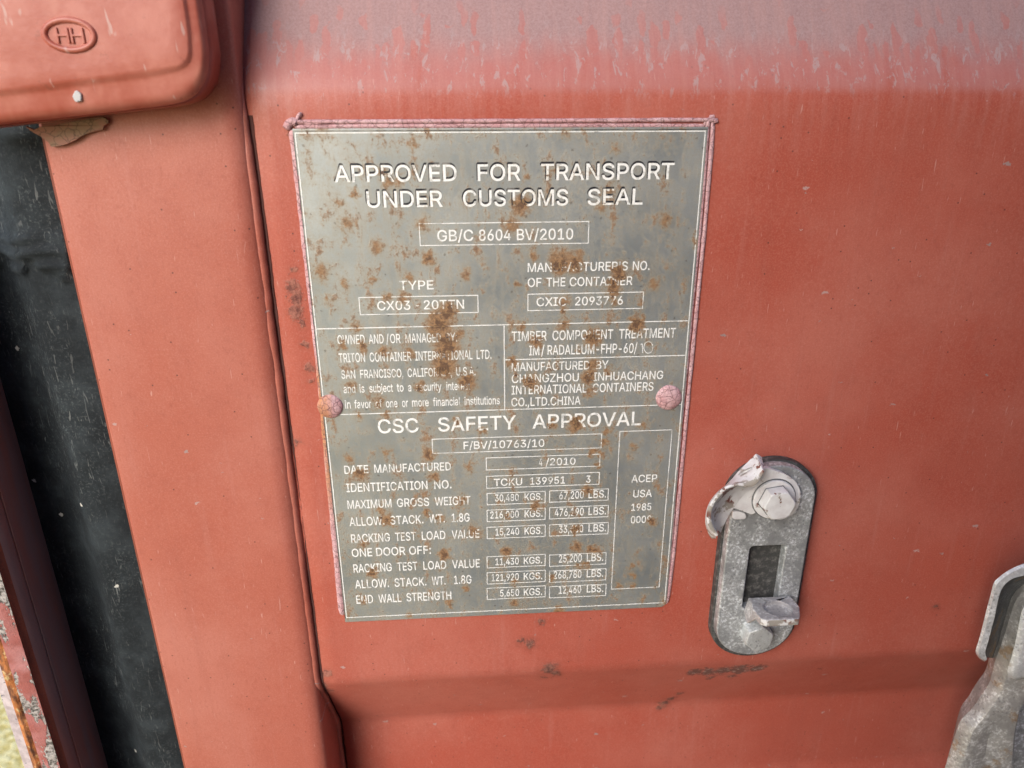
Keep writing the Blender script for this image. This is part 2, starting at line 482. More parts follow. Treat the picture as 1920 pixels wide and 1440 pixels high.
# rust stains on the plate, (px, py, radius, strength) as they stand on the photographed plate
RUST = [(722, 392, 12, .9), (735, 406, 13, 1.0), (797, 470, 14, .8), (710, 509, 14, .9), (653, 470, 14, .8), (639, 438, 10, .7), (609, 315, 14, .8),
        (671, 425, 8, .9), (600, 252, 12, .8), (977, 280, 13, .8), (1126, 273, 11, .8), (1140, 418, 13, .9), (1124, 443, 11, .9), (959, 473, 16, .9),
        (977, 440, 17, 1.3), (1245, 464, 13, .8), (1273, 260, 9, .8), (986, 395, 8, 1.0), (605, 546, 15, .9), (648, 566, 10, .8), (806, 525, 15, 1.1),
        (767, 557, 13, 1.0), (875, 548, 12, 1.0), (728, 587, 10, 1.0), (758, 589, 12, 1.0), (841, 610, 18, 1.3), (825, 630, 24, 1.3), (838, 662, 24, 1.3),
        (832, 697, 24, 1.3), (877, 720, 17, 1.3), (644, 665, 11, 1.1), (680, 665, 11, 1.2), (722, 672, 15, 1.0), (767, 676, 12, .9), (859, 647, 14, .9),
        (657, 729, 12, .8), (786, 729, 12, .9), (710, 754, 14, .9), (671, 777, 8, 1.1), (726, 777, 9, 1.1), (857, 786, 11, 1.1), (669, 635, 11, 1.1),
        (1000, 518, 12, 1.0), (1048, 530, 19, 1.3), (1076, 530, 17, 1.3), (1158, 546, 15, 1.2), (1149, 569, 15, 1.2), (1149, 590, 11, .9), (1225, 564, 14, .8),
        (1057, 592, 12, .9), (1057, 608, 9, 1.1), (1193, 626, 13, 1.3), (1112, 649, 17, 1.3), (1110, 695, 16, 1.0), (1103, 713, 13, 1.3), (996, 722, 15, 1.2),
        (961, 690, 10, 1.2), (977, 633, 12, 1.1), (1057, 628, 13, 1.0), (1005, 656, 11, 1.2), (1140, 706, 10, 1.0), (1103, 736, 10, 1.0), (1080, 786, 13, 1.3),
        (1140, 800, 9, 1.1), (1134, 818, 9, 1.0), (1128, 836, 9, 1.0), (1122, 856, 9, 1.0), (802, 839, 12, 1.2), (675, 872, 12, 1.2), (811, 876, 12, 1.1),
        (723, 945, 13, 1.3), (799, 936, 9, 1.1), (863, 917, 14, 1.0), (822, 942, 10, 1.1), (887, 964, 14, .9), (831, 1002, 11, 1.3), (677, 987, 12, 1.0),
        (712, 932, 10, .9), (694, 1034, 10, 1.3), (872, 1060, 8, 1.0), (677, 1078, 9, .9), (840, 1084, 9, 1.1), (764, 1104, 8, .9), (723, 836, 9, .9),
        (653, 845, 10, .9), (1078, 792, 13, 1.2), (1113, 833, 10, 1.1), (1102, 897, 13, 1.1), (1005, 923, 13, 1.1), (953, 938, 8, 1.0), (1081, 961, 9, 1.3),
        (950, 999, 11, 1.3), (1084, 990, 11, 1.2), (1113, 993, 9, 1.3), (964, 1049, 10, 1.0), (964, 1081, 11, 1.1), (1085, 1021, 8, 1.0), (1100, 1018, 9, 1.0),
        (1189, 824, 9, .8), (1189, 1035, 7, 1.0), (1188, 1052, 8, 1.0), (1187, 1020, 6, .9), (1163, 1052, 9, .9), (1224, 947, 8, 1.2), (1037, 1043, 9, 1.0),
        (1049, 1095, 11, 1.1), (1064, 1113, 8, 1.3), (1034, 790, 8, 1.2), (968, 565, 8, 1.0), (748, 404, 10, .8), (780, 345, 8, .8), (1040, 385, 8, .8),
        (1150, 350, 9, .6), (1060, 330, 9, .7), (1200, 640, 9, .9), (700, 560, 8, .8), (620, 590, 8, .8), (880, 860, 9, .9), (905, 800, 9, .9), (1205, 790, 8, .7)]
RUSTW = spots_px([(a, b, c * (1.3 if e >= 1.2 else 1.05), e * (1.12 if e >= 1.2 else 1.0)) for a, b, c, e in RUST])


def plate_field(k):
    """how rusty the plate is at a point: 0 clean to 1 brown; the same field for plate, lettering and lines"""
    fv = k.flat(0.0052, 210, 0.86)
    sp = k.spots(RUSTW, fv)
    n = k.noise(430, 6, 0.78)
    gen = k.noise(95, 5, 0.68, vec=k.map((1.25, 1, 0.8), (3, 0, 1)))
    runs = k.noise(1.0, 4, 0.6, vec=k.map((170, 1, 34), (1, 0, 6)))
    a = k.math('ADD', k.math('MULTIPLY', sp, 0.52), k.math('MULTIPLY', k.math('SUBTRACT', n, 0.5), 1.5))
    b = k.math('ADD', k.math('MULTIPLY', k.math('SUBTRACT', gen, 0.545), 2.6), k.math('MULTIPLY', k.math('SUBTRACT', n, 0.5), 1.3))
    c = k.math('ADD', k.math('MULTIPLY', k.math('SUBTRACT', runs, 0.64), 1.9), k.math('MULTIPLY', k.math('SUBTRACT', n, 0.5), 0.7))
    f = k.math('MAXIMUM', k.math('MAXIMUM', a, b), c)
    k.smear = k.ss(sp, -0.7, 1.0)
    return f, n


def plate_metal():
    k = NT('aged_stainless_steel')
    f, n = plate_field(k)
    big = k.noise(22, 4, 0.6)
    col = k.mix(k.ss(big, 0.3, 0.7), (0.355, 0.395, 0.41), (0.475, 0.51, 0.515))
    fine = k.noise(1200, 3, 0.7)
    col = k.mix(k.math('MULTIPLY', k.ss(fine, 0.45, 0.75), 0.35), col, (0.30, 0.30, 0.28))
    film = k.ss(f, -0.42, 0.22)
    col = k.mix(k.math('MULTIPLY', film, 0.40), col, (0.42, 0.33, 0.20))
    col = k.mix(k.math('MULTIPLY', k.smear, 0.42), col, (0.36, 0.25, 0.13))
    core = k.ss(f, -0.02, 0.34)
    col = k.mix(k.math('MULTIPLY', core, 0.80), col, k.mix(k.ss(n, 0.38, 0.62), (0.36, 0.175, 0.06), (0.17, 0.085, 0.04)))
    deep = k.ss(f, 0.40, 0.60)
    col = k.mix(k.math('MULTIPLY', deep, 0.7), col, (0.09, 0.045, 0.03))
    # pin-head dark specks
    sv = k.voro(260, vec=k.flat(0.001, 700))
    ss_ = k.sep(k.voro(260, out='Color', vec=k.flat(0.001, 700)))
    speck = k.math('MULTIPLY', k.ss(sv, 0.22, 0.10), k.math('GREATER_THAN', ss_[0], 0.80))
    col = k.mix(k.math('MULTIPLY', speck, 0.5), col, (0.13, 0.11, 0.09))
    metal = k.math('SUBTRACT', 0.62, k.math('MULTIPLY', core, 0.55))
    rough = k.math('MULTIPLY_ADD', film, 0.22, k.math('MULTIPLY_ADD', big, 0.15, 0.36))
    return k.set(color=col, metal=metal, rough=rough, normal=k.bump(k.math('ADD', k.math('MULTIPLY', fine, .3), core), 0.22, 0.0004))


def plate_white(name, thr=0.20):
    k = NT(name)
    f, n = plate_field(k)
    wear = k.noise(430, 4, 0.7, vec=k.map(loc=(2, 5, 1)))
    col = k.mix(k.ss(wear, 0.35, 0.75), (0.93, 0.94, 0.94), (0.83, 0.83, 0.82))
    col = k.mix(k.math('MULTIPLY', k.ss(f, 0.0, 0.30), 0.5), col, (0.56, 0.47, 0.34))
    gone = k.ss(k.math('ADD', f, k.math('MULTIPLY', k.math('SUBTRACT', wear, 0.5), 0.5)), thr, thr + 0.12)
    col = k.mix(gone, col, k.mix(k.ss(wear, 0.40, 0.60), (0.32, 0.20, 0.10), (0.09, 0.05, 0.04)))
    thin = k.ss(k.noise(170, 4, 0.7, vec=k.map(loc=(6, 1, 2))), 0.53, 0.64)
    col = k.mix(k.math('MULTIPLY', thin, 0.68), col, (0.40, 0.41, 0.40))
    return k.set(color=col, rough=0.45, spec=0.5)


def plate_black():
    k = NT('letter_edge_shade_and_dark_border')  # dark of the painted letter-edge shade and of the border line
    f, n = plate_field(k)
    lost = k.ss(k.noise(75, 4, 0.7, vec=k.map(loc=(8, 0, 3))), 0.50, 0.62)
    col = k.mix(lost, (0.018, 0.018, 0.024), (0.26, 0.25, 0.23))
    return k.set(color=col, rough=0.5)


M['plate'] = plate_metal()
M['letter'] = plate_white('white_letter_paint', 0.25)
M['line'] = plate_white('white_line_paint', 0.24)
M['dark_edge'] = plate_black()
M['plate_edge'] = NT('dull_steel_edge').set(color=(0.16, 0.15, 0.13), metal=0.4, rough=0.6)


def sealant():
    k = NT('cracked_pink_sealant')
    x, y, z = k.sep()
    warp = k.vmath('SCALE', k.vmath('SUBTRACT', k.noise(260, 3, col=True), (0.5, 0.5, 0.5)), scale=0.0022)
    v = k.vmath('ADD', k.co, warp)
    e = k.voro(430, 'DISTANCE_TO_EDGE', vec=v)
    crack = k.ss(e, 0.085, 0.03)
    e2 = k.voro(230, 'DISTANCE_TO_EDGE', vec=v)
    crack = k.math('MAXIMUM', k.math('MULTIPLY', crack, 0.4), k.ss(e2, 0.045, 0.015))
    col = k.mix(k.ss(k.noise(140, 4), 0.35, 0.7), (0.58, 0.32, 0.345), (0.68, 0.45, 0.48))
    # the lower left stretch is stained orange by running rust
    stain = k.math('MULTIPLY', k.math('MULTIPLY', k.ss(z, 0.034, 0.014), k.ss(z, -0.085, -0.035)), k.ss(x, -0.0940, -0.0985))
    stain = k.math('MULTIPLY', stain, k.ss(k.noise(1.0, 4, 0.6, vec=k.map((200, 200, 40))), 0.36, 0.62))
    stain = k.math('MAXIMUM', stain, k.math('MULTIPLY', k.math('MULTIPLY', k.math('MULTIPLY', k.ss(z, 0.020, -0.002), k.ss(z, -0.06, -0.02)), k.ss(x, -0.0952, -0.0985)), 0.85))
    col = k.mix(k.math('MULTIPLY', stain, 0.85), col, (0.50, 0.21, 0.07))
    col = k.mix(k.math('MULTIPLY', crack, 0.7), col, (0.16, 0.07, 0.07))
    return k.set(color=col, rough=0.6, normal=k.bump(k.math('SUBTRACT', 1.0, crack), 0.5, 0.0006))


M['sealant'] = sealant()


def flake():
    k = NT('peeling_tan_sealant')
    v = k.vmath('ADD', k.co, k.vmath('SCALE', k.vmath('SUBTRACT', k.noise(220, 3, col=True), (0.5, 0.5, 0.5)), scale=0.004))
    crack = k.ss(k.voro(210, 'DISTANCE_TO_EDGE', vec=v), 0.05, 0.015)
    col = k.mix(k.ss(k.noise(90, 4), 0.38, 0.65), (0.25, 0.155, 0.095), (0.33, 0.15, 0.11))
    col = k.mix(k.math('MULTIPLY', crack, 0.75), col, (0.10, 0.06, 0.04))
    return k.set(color=col, rough=0.75, normal=k.bump(crack, -0.4, 0.0006))


M['flake'] = flake()


def ground():
    k = NT('pale_gravel')
    n1 = k.noise(45, 5, 0.7)
    n2 = k.noise(6, 3)
    col = k.mix(k.ss(n1, 0.4, 0.62), (0.24, 0.21, 0.11), (0.56, 0.50, 0.29))
    x, y, z = k.sep()
    col = k.mix(k.ss(n2, 0.4, 0.7), col, (0.30, 0.28, 0.20))
    sunlit_straw = k.mix(k.ss(n1, 0.40, 0.62), (0.68, 0.53, 0.17), (0.97, 0.86, 0.47))  # sunlit brightness of the ground left of the door, put into its colour
    col = k.mix(k.ss(k.math('ADD', x, k.math('MULTIPLY', n2, 0.2)), -0.40, -0.60), k.mix(0.6, col, (0.10, 0.10, 0.095)), sunlit_straw)
    return k.set(color=col, rough=0.95, normal=k.bump(n1, 0.5, 0.02))


M['ground'] = ground()
GLYPHS = {
 "'": (206, '136,509 70,509 78,318 128,318'),
 ',': (188, '137,71 68,71 38,-119 84,-119'),
 '-': (453, '114,188 337,188 337,244 114,244'),
 '.': (188, '70,79 53,59 50,32 63,9 86,-4 113,-1 134,16 140,32 138,59 121,79 95,87'),
 '/': (249, '14,-76 71,-76 235,533 178,533'),
 '0': (453, '279,508 254,514 227,516 200,514 174,508 151,498 130,484 95,447 69,395 60,364 49,294 49,214 60,144 80,86 111,41 130,24 174,1 199,-5 227,-7 254,-5 279,1 323,24 342,41 359,62 373,86 384,113 400,178 405,254 400,330 384,395 358,447 342,467 302,498 | 303,422 323,387 336,341 344,254 336,168 323,122 303,87 276,63 245,51 209,51 177,63 151,87 131,122 117,168 110,223 110,285 123,365 140,405 163,435 192,453 227,460 245,458 276,446'),
 '1': (453, '212,55 76,55 76,0 391,0 391,55 276,55 276,509 198,509 86,427 86,358 212,448'),
 '2': (453, '225,516 182,511 143,496 111,473 86,442 71,405 66,362 127,362 134,402 153,433 184,453 224,460 273,449 308,419 317,397 318,348 299,305 64,47 64,0 389,0 389,57 153,60 288,202 357,290 375,331 380,392 370,428 350,461 306,497 268,511'),
 '3': (453, '309,12 327,23 358,50 380,84 392,123 392,166 381,205 359,239 327,265 287,284 264,288 221,289 372,461 372,509 70,509 70,452 288,448 157,299 157,248 201,248 260,240 288,226 316,196 326,172 328,130 315,93 297,74 262,56 204,50 165,59 134,78 120,97 109,132 44,132 46,111 52,91 70,57 83,43 114,19 152,2 195,-6 243,-6 266,-2'),
 '4': (453, '282,164 109,166 311,509 247,509 40,158 40,105 282,105 282,0 343,0 343,105 413,105 413,163 343,164 343,318 282,318'),
 '5': (453, '245,-5 289,6 327,27 357,57 379,95 390,139 391,163 384,215 364,260 334,296 294,321 229,334 190,329 134,301 151,452 366,452 366,509 96,509 67,253 128,246 156,264 218,277 262,269 297,244 320,208 328,162 324,131 307,92 288,72 250,53 208,50 173,60 145,80 132,98 122,130 60,130 62,111 73,76 94,45 123,21 159,3 199,-6'),
 '6': (453, '125,158 132,201 153,235 186,258 226,265 267,258 299,235 314,213 327,173 327,142 320,114 299,79 267,56 241,49 212,49 186,56 153,79 132,114 | 359,257 316,295 278,309 235,314 205,310 172,292 322,509 252,509 102,285 80,239 65,180 65,138 75,94 96,56 125,26 161,5 203,-5 249,-6 271,-2 310,14 343,39 356,55 377,92 388,134 388,180 378,221'),
 '7': (453, '62,452 323,448 97,0 165,0 391,449 391,509 62,509'),
 '8': (453, '275,-2 317,11 352,33 378,62 395,96 401,135 397,166 380,208 351,241 300,267 318,273 347,293 359,308 376,342 382,380 377,417 370,434 350,464 323,488 288,506 226,516 184,511 146,498 114,477 90,450 75,417 70,380 72,360 83,324 105,293 119,282 153,265 125,256 101,241 72,208 55,166 53,115 64,78 86,47 117,21 156,3 201,-6 251,-6 | 201,292 159,313 139,341 133,376 139,410 159,437 188,454 226,460 264,454 294,437 313,410 318,363 307,330 284,306 252,292 213,290 | 169,223 211,234 256,232 295,216 322,189 333,165 336,126 323,91 307,74 272,55 210,50 167,60 136,82 123,102 115,139 123,177 138,199'),
 '9': (453, '327,335 320,308 299,273 267,251 226,243 186,251 163,265 138,295 126,336 126,367 145,419 163,438 199,457 241,459 254,457 290,438 314,407 327,366 | 137,214 175,199 218,195 257,202 280,218 130,0 200,0 315,168 350,224 380,290 389,347 384,393 368,434 343,468 310,494 271,510 226,516 203,514 162,504 125,483 96,454 75,417 69,397 64,352 68,307 83,269 106,237'),
 ':': (188, '134,342 113,359 86,361 63,349 53,334 50,307 57,291 78,274 104,272 113,274 134,291 141,316 | 70,79 53,59 50,32 63,9 86,-4 113,-1 134,16 140,32 138,59 121,79 95,87'),
 'A': (480, '395,0 463,0 276,509 201,509 16,0 85,0 135,142 347,142 | 155,199 191,302 239,458 327,199'),
 'B': (456, '323,417 334,388 335,359 323,326 299,302 265,288 125,285 125,452 240,452 283,446 313,429 | 408,83 417,117 417,155 409,189 385,227 351,252 315,262 315,267 326,270 365,293 392,331 397,358 394,410 371,456 345,481 310,499 266,508 60,509 60,0 275,1 324,10 362,28 390,52 | 125,57 125,231 248,231 293,224 317,211 342,184 355,149 354,120 349,105 330,80 315,70 272,58'),
 'C': (510, '245,54 203,66 166,89 151,105 125,145 109,194 103,254 105,285 116,340 137,385 166,419 203,443 223,450 267,456 292,454 348,435 389,395 408,348 473,348 463,385 438,433 402,471 357,498 305,513 235,514 205,508 177,498 150,484 104,445 70,393 57,362 42,293 40,254 42,215 57,146 70,115 104,63 126,42 150,25 177,11 205,1 235,-5 286,-6 341,5 388,28 428,62 457,107 473,160 408,160 389,114 348,74 304,57'),
 'D': (502, '325,492 261,507 60,509 60,0 256,2 322,17 351,31 376,48 398,68 417,92 433,119 446,149 455,181 462,255 455,329 446,361 418,418 399,441 353,478 | 221,452 275,446 320,428 338,415 368,381 388,337 398,285 398,226 388,172 368,128 337,94 296,70 244,58 125,57 125,452'),
 'E': (419, '125,452 372,452 372,509 60,509 60,0 375,0 375,57 125,57 125,229 355,229 355,286 125,286'),
 'F': (410, '125,452 369,452 369,509 60,509 60,0 125,0 125,221 346,221 346,278 125,278'),
 'G': (520, '328,63 290,54 246,54 224,59 184,76 151,105 125,145 109,194 103,254 109,314 125,364 150,404 166,419 202,443 222,450 265,456 304,452 347,434 380,403 408,349 474,349 458,401 416,458 358,497 304,513 233,514 203,508 175,498 149,484 103,445 69,393 47,329 40,254 47,179 69,116 85,88 125,43 149,25 176,11 205,1 236,-5 269,-7 326,0 377,19 399,33 436,69 463,115 476,170 478,256 283,256 283,199 415,199 414,180 404,141 386,107 360,81'),
 'H': (517, '392,289 125,289 125,509 60,509 60,0 125,0 125,232 392,232 392,0 457,0 457,509 392,509'),
 'I': (300, '31,452 118,452 118,57 31,57 31,0 269,0 269,57 183,57 183,452 269,452 269,509 31,509'),
 'J': (396, '272,145 266,104 248,74 235,64 204,51 166,51 134,64 111,88 99,123 98,173 33,173 36,111 44,81 57,55 75,33 98,15 124,3 153,-4 185,-7 217,-4 246,3 271,15 294,33 313,55 326,81 334,111 336,509 272,509'),
 'K': (467, '448,509 364,509 212,344 125,241 125,509 60,509 60,0 125,0 125,167 199,243 372,0 449,0 243,289'),
 'L': (393, '125,509 60,509 60,0 361,0 361,57 125,57'),
 'M': (628, '119,438 286,0 342,0 456,291 507,439 504,0 568,0 568,509 476,509 352,187 314,71 152,509 60,509 60,0 122,0'),
 'N': (523, '399,195 404,76 136,509 60,509 60,0 125,0 125,291 120,433 387,0 463,0 463,509 399,509'),
 'O': (533, '330,66 289,54 245,54 223,59 184,76 151,105 125,144 109,194 103,254 109,314 125,364 151,404 184,433 223,450 267,456 289,454 330,443 367,420 396,386 418,341 429,286 429,223 418,168 396,123 367,89 | 205,508 177,498 150,484 126,466 86,421 70,393 57,362 42,293 40,254 42,215 57,146 70,115 105,63 126,42 150,25 177,11 205,1 235,-5 267,-7 299,-5 329,1 357,11 384,25 408,42 429,63 464,115 477,146 486,179 493,254 486,329 477,362 464,393 448,421 408,466 384,484 357,498 329,508 299,514 267,516 235,514'),
 'P': (445, '318,272 284,250 252,243 125,242 125,452 232,452 268,449 297,439 318,423 333,402 342,376 344,333 338,306 | 390,265 404,304 409,348 398,411 379,447 350,476 312,497 263,507 60,509 60,0 125,0 125,186 235,186 289,191 332,207 366,233'),
 'Q': (533, '86,421 70,393 57,362 42,293 40,254 42,215 57,146 70,115 105,63 126,42 150,25 177,11 205,1 235,-5 267,-7 299,-5 329,1 357,11 401,-48 468,-48 403,39 429,63 464,115 477,146 486,179 493,254 486,329 477,362 464,393 448,421 408,466 384,484 357,498 329,508 299,514 267,516 235,514 205,508 177,498 150,484 126,466 | 396,386 418,341 429,286 429,223 418,168 396,123 367,89 313,159 245,159 318,62 289,54 245,54 223,59 184,76 151,105 125,144 109,194 103,254 109,314 125,364 151,404 184,433 223,450 267,456 289,454 330,443 367,420'),
 'R': (449, '309,273 269,258 125,256 125,452 233,452 269,449 298,440 319,425 339,393 345,352 334,300 | 246,199 353,0 428,0 313,211 333,217 367,240 390,271 405,309 409,352 405,395 390,433 367,465 333,489 290,504 264,507 60,509 60,0 125,0 125,198'),
 'S': (447, '247,457 286,447 316,426 334,396 337,378 401,378 394,415 377,449 351,476 316,498 275,511 227,516 158,506 119,488 87,463 65,431 53,393 54,348 60,326 86,289 128,260 154,249 245,222 307,199 338,171 345,151 345,126 336,102 311,74 272,55 209,50 154,64 123,88 110,110 104,137 38,137 41,115 54,77 76,45 108,19 149,1 197,-8 252,-8 302,2 343,21 374,48 396,81 407,118 405,171 395,198 359,238 312,264 212,293 158,313 124,342 116,363 118,398 136,427 156,442 194,456'),
 'T': (449, '32,452 193,452 193,0 257,0 257,452 417,452 417,509 32,509'),
 'U': (517, '377,113 357,87 331,68 298,56 259,52 220,56 187,68 160,87 133,128 125,160 124,509 60,509 60,173 66,124 74,101 98,60 133,28 177,5 230,-7 288,-7 340,5 384,28 419,60 443,101 456,148 457,509 393,509 393,178 389,144'),
 'V': (480, '241,51 84,509 16,509 204,0 278,0 463,509 395,509 290,206'),
 'W': (686, '455,0 530,0 670,509 603,509 523,196 492,59 380,509 306,509 224,196 193,57 82,509 16,509 155,0 230,0 318,323 342,438 347,410'),
 'X': (474, '446,509 374,509 298,400 237,301 104,509 29,509 200,260 18,0 91,0 182,129 237,220 382,0 456,0 276,263'),
 'Y': (472, '238,259 91,509 16,509 203,208 203,0 268,0 268,208 455,509 381,509 280,344'),
 'Z': (438, '326,454 42,46 42,0 399,0 399,57 112,54 397,462 397,509 40,509 40,452'),
 'a': (389, '94,87 93,115 103,139 125,155 276,190 275,126 257,83 239,66 202,49 159,46 139,49 107,66 | 41,291 100,274 103,281 132,313 171,329 220,329 256,311 271,288 275,248 265,235 125,211 67,187 43,161 31,123 31,90 40,58 57,32 94,5 142,-8 190,-6 236,12 272,52 277,52 277,0 337,0 336,272 329,306 315,333 275,367 227,382 163,382 104,364 67,335'),
 'b': (424, '125,115 113,169 113,210 125,263 140,291 174,320 220,330 253,325 280,311 301,290 316,261 327,209 325,151 309,101 291,76 267,57 237,48 204,48 174,57 140,86 | 390,189 385,245 370,293 345,332 313,361 294,371 252,383 212,384 183,378 161,367 114,319 114,509 53,509 53,0 112,0 112,59 118,59 162,10 198,-5 252,-7 294,5 313,16 346,45 370,84 385,133'),
 'c': (396, '303,262 362,277 353,301 324,341 284,368 234,383 182,383 137,371 98,346 68,312 46,268 40,243 34,187 36,159 46,108 68,64 98,30 137,6 182,-7 221,-8 285,9 334,46 363,102 304,117 287,82 250,54 207,46 158,57 134,76 108,117 97,169 99,224 115,274 134,300 158,319 189,329 226,329 276,306'),
 'd': (424, '99,227 115,276 133,301 157,319 187,329 221,329 251,320 275,302 293,278 305,247 312,189 305,132 284,86 250,57 221,48 188,48 172,51 145,66 115,101 103,133 97,170 | 311,509 311,319 306,319 287,346 253,373 213,384 173,383 151,378 112,361 79,332 66,313 46,270 35,218 35,160 46,108 66,64 94,29 130,5 172,-7 212,-7 241,-1 272,17 307,59 313,59 313,0 372,0 372,509'),
 'e': (404, '345,51 365,91 306,105 292,80 263,56 195,47 151,61 128,80 110,106 100,139 98,169 371,169 368,242 350,299 331,329 294,361 236,382 180,383 135,370 97,346 67,311 46,267 35,215 35,159 46,108 56,85 82,46 117,16 138,6 185,-7 231,-7 283,4 311,19 | 303,254 307,221 98,221 103,256 125,294 159,321 189,329 237,326 263,314 283,294'),
 'f': (254, '83,379 6,379 6,327 83,327 81,0 142,0 142,327 228,327 228,379 142,379 142,431 149,452 162,466 195,474 227,468 243,521 197,530 135,519 104,496 84,461'),
 'g': (425, '308,-127 338,-104 360,-73 371,-32 372,379 313,379 313,319 308,319 264,367 228,382 173,383 152,378 112,361 95,347 66,314 55,293 39,246 34,191 39,136 55,90 80,53 95,39 132,17 173,6 212,5 241,11 280,34 306,68 311,68 310,-28 304,-47 295,-62 267,-85 249,-92 207,-97 165,-92 136,-78 101,-41 51,-69 82,-110 119,-134 168,-148 229,-150 251,-147 | 251,320 275,303 300,264 312,212 309,154 293,107 275,84 251,68 222,60 188,60 172,63 145,76 124,96 103,138 97,173 99,229 115,277 134,302 158,320 188,329 222,329'),
 'h': (410, '295,256 296,0 357,0 356,264 348,304 332,336 309,360 280,376 246,383 207,383 169,372 137,349 124,332 114,312 114,509 53,509 53,0 114,0 114,243 126,283 150,311 184,326 229,328 260,315 283,291'),
 'i': (167, '44,468 60,449 92,444 114,455 126,475 126,491 114,512 92,523 67,521 48,506 42,491 | 53,379 53,0 114,0 114,379'),
 'j': (167, '126,483 119,506 100,521 75,523 53,512 42,491 44,468 60,449 92,444 100,446 119,461 | 76,-122 95,-102 111,-63 114,379 53,379 53,-29 46,-64 25,-83 -10,-87 -10,-143 52,-135'),
 'l': (189, '53,84 58,47 74,20 86,10 101,3 145,-2 181,3 170,54 130,54 117,68 114,509 53,509'),
 'm': (610, '114,253 132,299 148,314 178,328 215,329 242,320 262,301 273,275 274,0 335,0 335,247 345,290 374,320 406,330 447,326 473,313 483,302 494,273 496,0 557,0 557,255 553,296 541,328 522,354 497,372 453,385 407,383 368,369 329,332 318,307 299,347 273,372 239,385 207,386 172,376 132,346 112,310 112,379 53,379 53,0 114,0'),
 'n': (410, '295,256 296,0 357,0 356,264 348,304 332,336 309,360 280,376 246,383 207,383 169,372 137,349 124,332 112,307 112,379 53,379 53,0 114,0 114,243 126,283 150,311 184,326 229,328 260,315 283,291'),
 'o': (415, '99,224 115,274 134,300 158,319 189,329 226,329 257,319 282,300 300,274 316,224 318,169 307,117 292,89 270,66 242,51 207,46 158,57 134,76 108,117 97,169 | 376,243 359,291 333,330 299,360 278,371 233,383 182,383 137,371 98,346 68,312 46,268 40,243 34,187 36,159 46,108 68,64 98,30 137,6 182,-7 233,-7 256,-2 299,16 333,46 359,85 376,133 381,187'),
 'r': (259, '140,358 112,321 112,379 53,379 53,0 114,0 114,250 132,293 159,315 194,325 243,322 241,384 196,384 166,375'),
 's': (365, '124,243 112,258 109,277 114,299 131,317 156,329 187,333 219,328 243,316 268,277 324,290 307,328 279,358 239,378 206,384 167,384 131,377 87,354 57,319 48,290 48,255 53,237 72,208 87,196 125,177 212,155 246,142 265,121 267,91 262,81 244,62 217,50 181,45 150,49 124,60 105,79 94,107 36,94 40,78 53,50 84,18 128,-2 203,-7 223,-5 260,6 302,35 321,61 330,90 330,125 317,158 306,171 275,194 254,202 157,227'),
 't': (227, '128,76 127,327 204,327 204,379 126,379 126,471 65,471 65,379 6,379 6,327 66,327 67,71 80,35 92,21 107,10 145,-3 168,-4 213,2 202,54 159,51 136,61'),
 'u': (410, '357,379 296,379 296,153 289,109 268,77 238,57 200,50 164,56 137,75 119,105 115,123 114,379 53,379 54,116 62,76 78,44 101,20 130,4 164,-4 203,-4 222,0 257,17 286,47 298,73 298,0 357,0'),
 'v': (389, '194,55 84,379 17,379 163,0 226,0 371,379 305,379 224,155'),
 'y': (389, '146,-48 124,-80 104,-89 61,-86 47,-139 117,-143 159,-124 191,-85 371,379 305,379 224,155 194,55 84,379 17,379 163,-1'),
}

# ------------------------------------------------------------------ mesh helpers
def thing(name, label, cat, loc, group=None):
    o = bpy.data.objects.new(name, None)
    o.empty_display_size = 0.02
    o.location = loc
    o['label'] = label
    o['category'] = cat
    if group:
        o['group'] = group
    C.objects.link(o)
    return o


def origin(o):
    v = Vector((0, 0, 0))
    while o is not None:
        v += o.location
        o = o.parent
    return v


def obj(name, verts, faces, mat, parent=None, smooth=True, mats=None, fmat=None, bevel=0.0, label=None, solid=0.0, sub=0, auto=None):
    me = bpy.data.meshes.new(name)
    me.from_pydata([tuple(v) for v in verts], [], faces)
    me.validate()
    for m in (mats or [mat]):
        me.materials.append(m)
    if fmat:
        for p, i in zip(me.polygons, fmat):
            p.material_index = i
    bm = bmesh.new()
    bm.from_mesh(me)
    bmesh.ops.recalc_face_normals(bm, faces=bm.faces)
    bm.to_mesh(me)
    bm.free()
    if smooth:
        for p in me.polygons:
            p.use_smooth = True
        if auto is not None:
            me.set_sharp_from_angle(angle=math.radians(auto))
    o = bpy.data.objects.new(name, me)
    C.objects.link(o)
    if parent is not None:
        o.parent = parent
        o.location = -origin(parent)
    if solid:
        md = o.modifiers.new('thick', 'SOLIDIFY')
        md.thickness = solid
        md.offset = -1
    if bevel:
        md = o.modifiers.new('bevel', 'BEVEL')
        md.width = bevel
        md.segments = 3
        md.limit_method = 'ANGLE'
        md.angle_limit = math.radians(40)
        md.harden_normals = False
    if sub:
        md = o.modifiers.new('sub', 'SUBSURF')
        md.levels = md.render_levels = sub
    if label:
        o['label'] = label
    return o


def loft(paths, closed=False):
    n = len(paths[0])
    vs = [v for p in paths for v in p]
    fs = []
    for i in range(len(paths) - 1):
        for j in range(n if closed else n - 1):
            a, b = i * n + j, i * n + (j + 1) % n
            fs.append((a, b, b + n, a + n))
    return vs, fs


